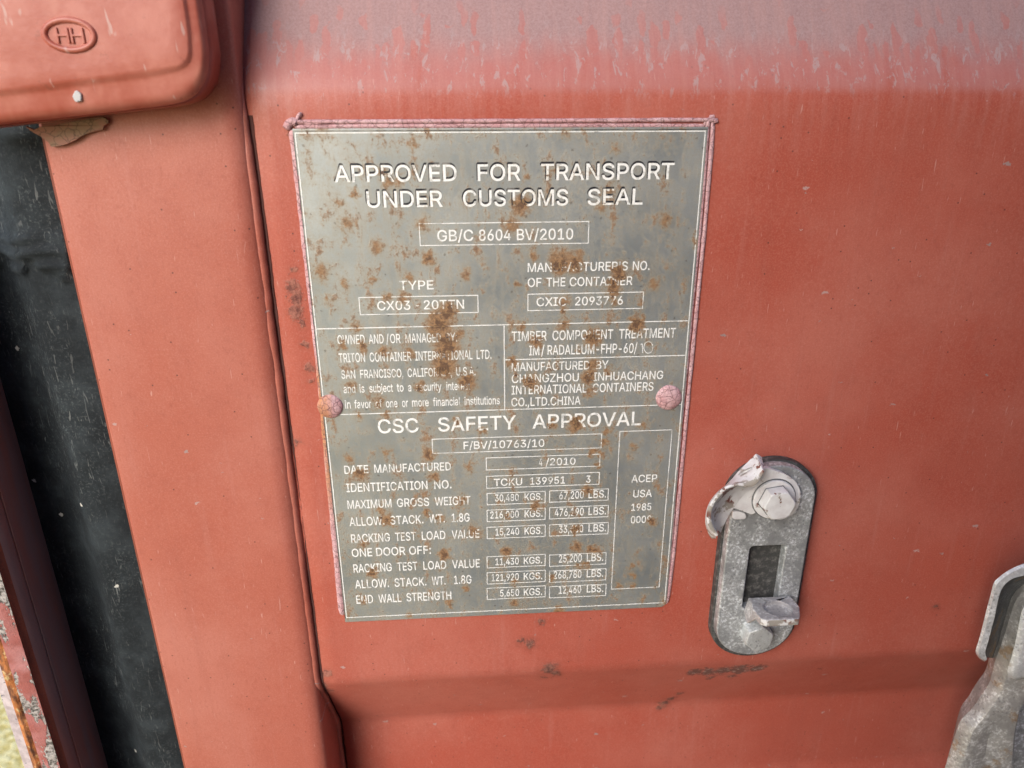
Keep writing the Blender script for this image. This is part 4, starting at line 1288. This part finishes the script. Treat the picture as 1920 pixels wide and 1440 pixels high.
for (tl, tr, br, bl) in BOXES:
    q = [P(*c2p(*k)) for k in (tl, tr, br, bl)]
    vs, fs = strips(rect_segs((q[0].x + q[3].x) / 2, (q[1].x + q[2].x) / 2, (q[2].z + q[3].z) / 2, (q[0].z + q[1].z) / 2, LW * .85), LW * .85, -0.00012)
    obj('field_box', vs, fs, M['line'], plate, smooth=False)
for ws, yl, yr, cap, heading in LINES:
    vs, fs = line_of(ws, yl, yr, cap)
    t = obj('lettering', vs, fs, M['letter'], plate, smooth=False)
    if heading:  # dark copies shifted up and left paint the shaded edges of the letters
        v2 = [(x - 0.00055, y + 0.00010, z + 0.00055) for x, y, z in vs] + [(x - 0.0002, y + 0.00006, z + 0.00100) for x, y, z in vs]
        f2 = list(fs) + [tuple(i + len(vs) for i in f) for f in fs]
        obj('letter_edge_shade', v2, f2, M['dark_edge'], t, smooth=False)
# the hand-scratched 10 at the end of the timber line
vs, fs = [], []
for pts in ([(1228, 640), (1240, 625), (1243, 705)], [(1290 + 37 * math.cos(a), 660 - 47 * math.sin(a)) for a in [2 * math.pi * i / 28 for i in range(29)]]):
    q = [P(*c2p(5, a, b)) for a, b in pts]
    v, f = strips([(a.x, a.z, b.x, b.z) for a, b in zip(q, q[1:])], 0.00042, -0.00020)
    k = len(vs)
    vs += v
    fs += [tuple(i + k for i in t) for t in f]
obj('hand_lettering', vs, fs, M['letter'], plate, smooth=False)

# sealant round the plate
def bead(path, rad, flat=0.8, seed=0, lump=0.25, d0=PANEL_D + 0.0004):
    pts = smooth_path(path, max(20, int(sum((Vector(b) - Vector(a)).length for a, b in zip(path, path[1:])) / 0.0011)))
    rows = []
    for i, p in enumerate(pts):
        a, b = pts[max(i - 1, 0)], pts[min(i + 1, len(pts) - 1)]
        u = (b - a).normalized()
        n = Vector((-u.y, u.x))
        end = min(1.0, 0.35 + i / 2.0, 0.35 + (len(pts) - 1 - i) / 2.0)
        rr = rad * end * (1 + lump * fbm(p.x, seed, p.y, 95) + 0.12 * fbm(p.x, seed, p.y, 420))
        rows.append([(p.x + n.x * rr * math.cos(t), -(d0 + rr * flat * math.sin(t) * (1 + 0.1 * fbm(p.x, seed + t, p.y, 300))), p.y + n.y * rr * math.cos(t))
                     for t in [math.pi * j / 10 for j in range(11)]])
    return loft(rows)


def merge(*ms):
    vs, fs = [], []
    for v, f in ms:
        k = len(vs)
        vs += list(v)
        fs += [tuple(i + k for i in t) for t in f]
    return vs, fs


def zx(px, py, d=0.0):
    q = P(px, py, d)
    return (q.x, q.z)


lt = bead([zx(547, 243), zx(559, 340), zx(571, 450), zx(584, 560), zx(597, 680), zx(607, 790), zx(617, 900), zx(628, 1020), zx(637, 1120), zx(642, 1155)], 0.0019, 0.55, 1, 0.12)
obj('sealant_bead', *lt, M['sealant'], plate)
tp = merge(bead([zx(552, 238), zx(700, 236.5), zx(900, 236), zx(1100, 235.5), zx(1322, 236)], 0.00105, 0.9, 2, 0.15),
           bead([zx(548, 228.5), zx(700, 228), zx(900, 227), zx(1100, 226), zx(1328, 225), zx(1338, 229)], 0.00105, 1.2, 3, 0.15))
obj('sealant_bead', *tp, M['sealant'], plate)
rt = merge(bead([zx(1322, 236), zx(1328, 239), zx(1314, 420), zx(1300, 560), zx(1285, 720), zx(1270, 880), zx(1259, 1020), zx(1248, 1133)], 0.0011, 0.9, 4, 0.2),
           bead([zx(1330, 226), zx(1338, 231), zx(1325, 400), zx(1311, 545), zx(1296, 700), zx(1281, 860), zx(1267, 1010), zx(1256, 1105), zx(1250, 1134)], 0.0011, 0.75, 5, 0.2))
obj('sealant_bead', *rt, M['sealant'], plate)
lump = merge(bead([zx(536, 243), zx(540, 233), zx(549, 228), zx(557, 232)], 0.0018, 0.9, 7, 0.5),
             bead([zx(556, 232), zx(557, 222), zx(561, 215), zx(566, 214)], 0.0010, 1.2, 8, 0.4),
             bead([zx(562, 229), zx(580, 232), zx(600, 231)], 0.0009, 1.0, 9, 0.4))
obj('sealant_lump', *lump, M['sealant'], plate)
# rivets smothered in sealant
for (px, py, rp) in ((619, 762, 24.5), (1254, 745.5, 24.5)):
    q = P(px, py)
    k = (P(px + rp, py) - q).length
    rows = []
    for a in range(11):
        th = math.pi / 2 * a / 10
        rows.append([(q.x + k * math.cos(th) * math.cos(b) * (1 + .05 * fbm(math.cos(b), px, math.sin(b), 2)), -(-0.0002 + k * 0.40 * math.sin(th)),
                      q.z + k * math.cos(th) * math.sin(b) * (1 + .05 * fbm(math.sin(b), px, math.cos(b), 2))) for b in [2 * math.pi * j / 36 for j in range(37)]])
    obj('rivet', *loft(rows), M['sealant'], plate)

# lettering in the oval of the hinge, and a bare fleck of paint
for (ch, a, b) in (('H', 106, 131), ('H', 133, 159)):
    za, zb = P(132, 82, DI).z, P(132, 52, DI).z
    loops, x0, x1 = word_loops(ch)
    xl, xr = P(a, 67, DI).x, P(b, 67, DI).x
    l = [(xl + (p[0] - x0) / (x1 - x0) * (xr - xl), za + (p[1] + 9) / 527 * (zb - za)) for p in loops[0][1]]
    prism('raised_letter', l, DI - 0.0004, DI + 0.0009, M['hinge'], mark, bevel=0.0003)
q = P(146, 181, DO + 0.0028)
fl = [(q.x + 0.0023 * math.cos(a) * (0.8 + .35 * fbm(math.cos(a), 3, math.sin(a), 1.5)), q.z + 0.0027 * math.sin(a) * (0.85 + .3 * fbm(math.sin(a), 5, math.cos(a), 1.5))) for a in [2 * math.pi * i / 16 for i in range(16)]]
prism('bare_fleck', fl, DO, DO + 0.0034, M['chip'], hinge, bevel=0.0003)

# ------------------------------------------------------------------ handle retainer bolted to the panel
ret = thing('handle_retainer', 'galvanised slotted retainer with chipped white catch, bolted to the door beside the plate', 'lock bracket', P(1424, 1228, 0.0))


def span(px0, px1, py, d):
    return P(px0, py, d).x, P(px1, py, d).x


BD, PD = 0.0105, 0.0040
xl, xr = span(1356, 1504, 1080, BD)
cx, hw = (xl + xr) / 2, (xr - xl) / 2
zb_, zt_ = P(1426, 1227, BD).z, P(1445, 874, BD).z
xl2, xr2 = span(1343, 1505, 1090, PD)
zpb, zpt = P(1426, 1229, PD).z, P(1460, 862, PD).z
h0, h1 = span(1402.5, 1468.5, 1060, BD)
hz1 = P(1436, 1024, BD).z
hz0 = P(1398, 1141, BD).z
prism('rubber_pad', obround((xl2 + xr2) / 2, 0, (xr2 - xl2) / 2, zpb, zpt), PANEL_D - 0.001, PD, M['pad'], ret, bevel=0.0008)
rr = 0.0022
hole = []
for (qx, qz, a0) in ((h1 - rr, hz1 - rr, 0), (h0 + rr, hz1 - rr, 90), (h0 + rr, hz0 + rr, 180), (h1 - rr, hz0 + rr, 270)):
    hole += [(qx + rr * math.cos(math.radians(a0 + t)), qz + rr * math.sin(math.radians(a0 + t))) for t in (0, 30, 60, 90)]
prism('retainer_plate', obround(cx, 0, hw, zb_, zt_), PD - 0.0004, BD, M['galv'], ret, holes=[hole], bevel=0.0009)


def hexbolt(px, py, rpx, d0, d1, mat, parent, washer=None, turn=0.2):
    q = P(px, py, d1)
    r_ = (P(px + rpx, py, d1) - q).length
    t = obj_bolt = None
    if washer:
        rw, wd0, wd1 = washer
        w_ = (P(px + rw, py, wd1) - P(px, py, wd1)).length
        prism('washer', circle(q.x, q.z, w_), wd0, wd1, mat, parent, bevel=0.0004)
        prism('washer_gap', circle(q.x, q.z, w_ + 0.0007), wd0 - 0.001, wd0 + 0.0005, M['dark_steel'], parent, bevel=0)
        prism('bolt_gap', circle(q.x, q.z, r_ + 0.0005, 6, turn), wd0, wd1 + 0.00025, M['dark_steel'], parent, bevel=0)
    hexo = circle(q.x, q.z, r_, 6, turn)
    rows = []
    n = 48
    def hx(k, d, rnd):
        out = []
        for i in range(n):
            a = 2 * math.pi * i / n
            f = ((a - turn) % (math.pi / 3)) - math.pi / 6
            rad = r_ * math.cos(math.pi / 6) / math.cos(f)
            rad = rad * (1 - rnd) + min(rad, r_ * 0.93) * rnd
            out.append((q.x + rad * k * math.cos(a), -d, q.z + rad * k * math.sin(a)))
        return out
    rows = [hx(1, d0, 0), hx(1, d1 - 0.0010, 0), hx(0.99, d1 - 0.0004, .5), hx(0.94, d1, 1), hx(0.75, d1 + 0.0001, 1), hx(0.45, d1 + 0.0001, 1), hx(0.02, d1 + 0.0001, 1)]
    rows = [r0 + [r0[0]] for r0 in rows]
    obj('bolt_head', *loft(rows), mat, parent, auto=24)


hexbolt(1424.5, 1200, 27.5, BD, 0.0195, M['bolt'], ret, None, 0.35)

# the lug below the slot, with its eye
O6, S6 = (1320, 1000), 6.0
def q6(x, y, d):
    return P(O6[0] + x / S6, O6[1] + y / S6, d)
bl_, br_ = q6(525, 722, 0.0120), q6(965, 722, 0.0120)
zl = bl_.z
def level(px, py, z):
    """the point seen at (px, py) at height z"""
    v = RW.transposed() @ Vector(((px - 960) / FPX, (py - 720) / FPX, 1.0))
    return CAM + v * ((z - CAM.z) / v.z)
fl_, fr_ = level(O6[0] + 655 / S6, O6[1] + 985 / S6, zl), level(O6[0] + 1105 / S6, O6[1] + 955 / S6, zl)
fy = (fl_.y + fr_.y) / 2
fy = max(fy, -0.040)
top = [(bl_.x, bl_.y), (br_.x, bl_.y), (br_.x + 0.001, fy * .5 + bl_.y * .5), (fr_.x, fy + 0.003), (fr_.x - 0.002, fy), (fl_.x + 0.003, fy), (fl_.x, fy + 0.002), (fl_.x - 0.0015, (fy + bl_.y) / 2 )]
ec = level(O6[0] + 830 / S6, O6[1] + 845 / S6, zl)
erx = (level(O6[0] + 985 / S6, O6[1] + 845 / S6, zl) - ec).length
ery = min(erx * 0.85, abs(fy - bl_.y) * 0.34)
eye = [(ec.x + erx * math.cos(a), ec.y + ery * math.sin(a)) for a in [2 * math.pi * i / 32 for i in range(32)]]
TH = 0.0048
loops = [top, eye]
tri = tessellate_polygon([[Vector((x, y, 0)) for x, y in l] for l in loops])
flat = [p for l in loops for p in l]
n = len(flat)
def dish(x, y):
    e = math.hypot((x - ec.x) / erx, (y - ec.y) / ery)
    return 0.0006 * max(0, 1.4 - e)
vs = [(x, y, zl + dish(x, y)) for x, y in flat] + [(x, y, zl - TH) for x, y in flat]
fs = [tuple(t) for t in tri] + [tuple(i + n for i in reversed(t)) for t in tri]
k = 0
for l in loops:
    m = len(l)
    fs += [(k + i, k + (i + 1) % m, k + (i + 1) % m + n, k + i + n) for i in range(m)]
    k += m
lug = obj('lug', vs, fs, None, ret, bevel=0.0006, auto=30, mats=[M['lug'], M['whitechip']])
for p_ in lug.data.polygons:
    if p_.normal.y < -0.6 and p_.center.y < fy * 0.7 + bl_.y * 0.3:
        p_.material_index = 1
vs = [(x, y, zl - 0.0026) for x, y in eye] + [(ec.x, ec.y, zl - 0.0034)]
obj('lug_socket', vs, [(i, (i + 1) % 32, 32) for i in range(32)], M['lug'], lug)
# the cheek that carries the lug on its left
ck = [q6(465, 975, BD), q6(480, 850, BD)]
a, b = (bl_.x - 0.0016, bl_.y, zl + 0.0002), (fl_.x - 0.0005, fy + 0.004, zl - 0.0004)
c, e = (fl_.x - 0.004, (fy + bl_.y) / 2, zl - 0.0105), (bl_.x - 0.0022, -BD + 0.001, zl - 0.0125)
tw = Vector((0.0026, 0, 0))
vs = [Vector(v) for v in (a, b, c, e)]
vs += [v + tw for v in vs]
fs = [(0, 1, 2, 3), (7, 6, 5, 4), (0, 4, 5, 1), (1, 5, 6, 2), (2, 6, 7, 3), (3, 7, 4, 0)]
obj('lug_cheek', vs, fs, M['lug'], ret, bevel=0.0007, auto=35)

# the pivoting catch
O7, S7 = (1300, 830), 7.2
def p7(pts, d, n):
    return pxpath(pts, d, n, O7, S7)
def z7(x, y, d):
    q = P(O7[0] + x / S7, O7[1] + y / S7, d)
    return (q.x, q.z)
CD = 0.0135
o7 = smooth_path([(930, 360), (1000, 345), (1100, 378), (1250, 430), (1370, 515), (1435, 620), (1452, 730), (1425, 850), (1365, 945), (1280, 1010), (1180, 1040), (1080, 1030), (1000, 985),
                  (915, 935), (860, 920), (835, 950), (790, 968), (735, 952), (640, 915), (560, 890), (480, 900), (420, 960)], 90)
o7 += smooth_path([(420, 960), (450, 850), (560, 690), (720, 560), (860, 460), (930, 360)], 30)[1:-1]
prism('catch_plate', [z7(a[0], a[1], CD) for a in o7], BD, CD, M['whitesolid'], ret, bevel=0.0008)
hexbolt(O7[0] + 1172 / S7, O7[1] + 862 / S7, 31.0, CD, 0.0225, M['whitesolid'], ret, (38.5, CD - 0.0003, 0.0152), 0.15)
# horn: concave white lip along the left of the catch
contact = p7([(372, 1215), (405, 1130), (455, 1030), (535, 895), (620, 770), (700, 685), (800, 620), (880, 560), (945, 430)], 0.0140, 60)
front = p7([(335, 1240), (262, 1120), (240, 1010), (255, 900), (310, 790), (395, 690), (480, 615), (590, 585), (700, 588), (800, 590), (870, 540), (930, 450), (958, 390)], 0.0275, 60)
rows = []
for s in range(9):
    t = s / 8
    rows.append([a.lerp(b, t) + Vector((0, 0.0032 * math.sin(math.pi * t), 0)) for a, b in zip(contact, front)])
lipo = p7([(300, 1265), (215, 1150), (178, 1020), (200, 880), (258, 770), (345, 665), (440, 590), (560, 555), (660, 545), (780, 510), (850, 455), (905, 400), (935, 365)], 0.0270, 60)
rows2 = [front, [a.lerp(b, .5) + Vector((0, -0.0007, 0)) for a, b in zip(front, lipo)], lipo]
back = p7([(310, 1290), (240, 1290), (185, 1180), (160, 1050), (185, 880), (245, 760), (340, 650), (430, 580), (520, 490), (620, 372), (740, 255), (800, 195), (845, 150)], 0.0150, 60)
catch = obj('catch_horn', *loft(rows), M['white'], ret, auto=30)
obj('horn_edge', *loft(rows2), M['whitechip'], catch)
obj('horn_back', *loft([lipo, [a.lerp(b, .5) for a, b in zip(lipo, back)], back]), M['white'], catch)
# end face of the flap
e1 = p7([(845, 150), (880, 165), (925, 195)], (0.0150, 0.0150), 8)
e2 = p7([(935, 365), (948, 372), (958, 388)], 0.0272, 8)
obj('flap_end', *loft([e1, [a.lerp(b, .5) for a, b in zip(e1, e2)], e2]), M['whitesolid'], catch)
# hollow in the flap
qa = []
def flap_at(x, y):
    """depth on the flap between its back edge and its lip"""
    t = min(1, max(0, ((y - 150) + 0.55 * (x - 845)) / 260 + 0.32))
    return 0.0152 + (0.0270 - 0.0152) * t
ring = [(700 + 95 * math.cos(a) - 18 * math.sin(a), 385 - 62 * math.cos(a) * .75 + 30 * math.sin(a)) for a in [2 * math.pi * i / 24 for i in range(24)]]
rv = [P(O7[0] + a / S7, O7[1] + b / S7, 0.0225) for a, b in ring]
cv_ = sum(rv, Vector()) / 24
vs = rv + [cv_ + Vector((0, 0.0012, 0))]
fs = [(i, (i + 1) % 24, 24) for i in range(24)]
obj('flap_hole', vs, fs, M['lug'], catch)
# small tongue behind the catch
tg = smooth_path([(530, 940), (600, 935), (690, 955), (718, 990), (705, 1030), (640, 1042), (560, 1040), (530, 1020)], 30)
prism('catch_tongue', [z7(a[0], a[1], BD + 0.002) for a in tg], BD - 0.0002, BD + 0.002, M['whitesolid'], ret, bevel=0.0006)

# ------------------------------------------------------------------ locking handle, bottom right
hd = thing('locking_handle', 'galvanised locking handle and hook strap running out of the bottom right corner', 'door handle', P(1880, 1440, 0.01))
O3, S3 = (1760, 1040), 3.6
def p3(pts, d, n=50):
    return pxpath(pts, d, n, O3, S3)
ho = p3([(760, 60), (640, 62), (560, 82), (478, 122), (420, 165), (385, 205), (362, 290), (335, 390), (305, 510), (280, 600), (262, 660), (272, 692), (310, 720)], 0.047, 70)
hi = p3([(760, 130), (640, 138), (560, 152), (500, 168), (452, 205), (420, 260), (402, 330), (385, 420), (362, 505), (343, 580), (325, 640), (322, 670), (330, 705)], 0.048, 70)
hb = p3([(760, 190), (680, 190), (610, 215), (560, 250), (525, 300), (500, 360), (478, 430), (455, 505), (435, 580), (415, 640), (400, 672), (385, 690)], 0.014, 70)
hbo = p3([(760, 70), (640, 72), (555, 95), (475, 130), (418, 172), (383, 215), (360, 300), (333, 400), (303, 520), (279, 608), (262, 668), (274, 700), (314, 724)], 0.026, 70)
hook = obj('hook_strap', *loft([hbo, [a + Vector((0, .0016, 0)) for a in ho], [a.lerp(b, .12) for a, b in zip(ho, hi)], [a.lerp(b, .88) for a, b in zip(ho, hi)],
                               [a + Vector((0, .0014, 0)) for a in hi], [a.lerp(b, .5) for a, b in zip(hi, hb)], hb]), None, hd, auto=50, mats=[M['hook'], M['dark_steel']], fmat=[1 if i // 69 >= 4 else 0 for i in range(6 * 69)])
# end of the strap
# the arm
al = p3([(700, 60), (640, 150), (576, 235), (515, 320), (475, 440), (425, 600), (380, 720), (345, 855), (312, 915), (228, 1035), (146, 1125), (95, 1265), (45, 1430), (10, 1560)], 0.030, 80)
ar = p3([(900, 160), (830, 250), (770, 330), (735, 420), (700, 520), (670, 640), (640, 780), (610, 880), (525, 975), (507, 1060), (495, 1150), (487, 1290), (484, 1430), (482, 1560)], 0.036, 80)
rows = []
sec_t = [(0, 0), (0.02, 0.0025), (0.07, 0.0062), (0.11, 0.0072), (0.2, 0.0076), (0.35, 0.0078), (0.5, 0.0078), (0.65, 0.0077), (0.8, 0.0074), (0.9, 0.0068), (0.94, 0.0058), (0.985, 0.002), (1, 0)]
for s in range(13):
    t = sec_t[s][0]
    bul = 0.006 * math.sin(math.pi * t) ** 0.4
    # a shallow hollow runs down the lower part of the arm
    row = []
    for i, (a, b) in enumerate(zip(al, ar)):
        u = i / 79
        hollow = 0.0035 * max(0, min(1, (u - 0.62) / 0.15)) * math.exp(-((t - 0.52) / 0.20) ** 2)
        row.append(a.lerp(b, sec_t[s][0]) + Vector((0, -sec_t[s][1] + hollow, 0)))
    rows.append(row)
bk = [a.lerp(b, .25) + Vector((0, 0.012, 0)) for a, b in zip(al, ar)]
bk2 = [a.lerp(b, .8) + Vector((0, 0.012, 0)) for a, b in zip(al, ar)]
rows = [bk] + rows + [bk2]
obj('handle_arm', *loft(rows), M['handle'], hd, auto=28)
# second strap over the arm
so_ = p3([(690, 230), (640, 290), (578, 375), (555, 470), (530, 590), (505, 690), (478, 775), (478, 820), (515, 850), (576, 838), (680, 800)], 0.053, 60)
si_ = p3([(760, 300), (720, 350), (660, 430), (620, 520), (594, 610), (566, 700), (540, 770), (530, 800), (545, 820), (590, 815), (690, 770)], 0.055, 60)
sb_ = p3([(708, 225), (658, 290), (598, 378), (575, 470), (550, 590), (525, 690), (500, 772), (498, 808), (525, 832), (582, 825), (684, 792)], 0.038, 60)
sc_ = [Vector((p.x + .02, -0.055, p.z)) for p in si_]
obj('keeper_strap', *loft([sb_, [a + Vector((0, .0012, 0)) for a in so_], [a.lerp(b, .2) for a, b in zip(so_, si_)], si_, sc_]), M['hook'], hd, auto=50)
# backing cover beside the arm
cv2 = p3([(500, 1010), (560, 950), (640, 880), (760, 800)], 0.016, 12)
cv1 = p3([(470, 1600), (560, 1600), (640, 1600), (760, 1600)], 0.016, 12)
rows = [[a.lerp(b, t) for a, b in zip(cv2, cv1)] for t in [i / 8 for i in range(9)]]
obj('handle_cover', *loft(rows), M['galv'], hd, solid=0.004)


# ------------------------------------------------------------------ unseen container, added behind the camera to shade the right side
nb = thing('added_shade_container', 'unseen dark brown steel container added opposite the red door to shade its right side', 'container', (1.2, -1.6, GZ))
bx0, bx1, by0, by1, bz1 = -0.30, 3.2, -3.3, -0.85, GZ + 2.6
rows = []
N = 160
for i in range(N):
    t = i / (N - 1)
    x = bx0 + 0.05 + (bx1 - bx0 - 0.1) * t
    ph = (t * 15) % 1
    dy = 0.036 * min(1, max(0, min(ph, 1 - ph) * 6 - 0.8))
    rows.append([(x, by1 - 0.01 - dy, z) for z in (GZ + 0.12, bz1 - 0.07)])
obj('blocker_wall', *loft(rows), M['maroon'], nb, smooth=False)


def box(name, a, b, mat, parent):
    (x0, y0, z0), (x1, y1, z1) = a, b
    vs = [(x, y, z) for x in (x0, x1) for y in (y0, y1) for z in (z0, z1)]
    fs = [(0, 1, 3, 2), (4, 6, 7, 5), (0, 4, 5, 1), (2, 3, 7, 6), (1, 5, 7, 3), (0, 2, 6, 4)]
    return obj(name, vs, fs, mat, parent, smooth=False, bevel=0.004)


box('blocker_body', (bx0 + 0.02, by0, GZ + 0.01), (bx1 - 0.02, by1 - 0.06, bz1 - 0.03), M['maroon'], nb)
box('blocker_top_rail', (bx0 + 0.07, by1 - 0.055, bz1 - 0.068), (bx1 - 0.07, by1 - 0.001, bz1), M['maroon'], nb)
box('blocker_bottom_rail', (bx0 + 0.07, by1 - 0.055, GZ + 0.004), (bx1 - 0.07, by1 - 0.001, GZ + 0.118), M['maroon'], nb)
for x in (bx0, bx1 - 0.068):
    box('blocker_pillar', (x, by1 - 0.068, GZ + 0.002), (x + 0.068, by1, bz1 + 0.004), M['maroon'], nb)
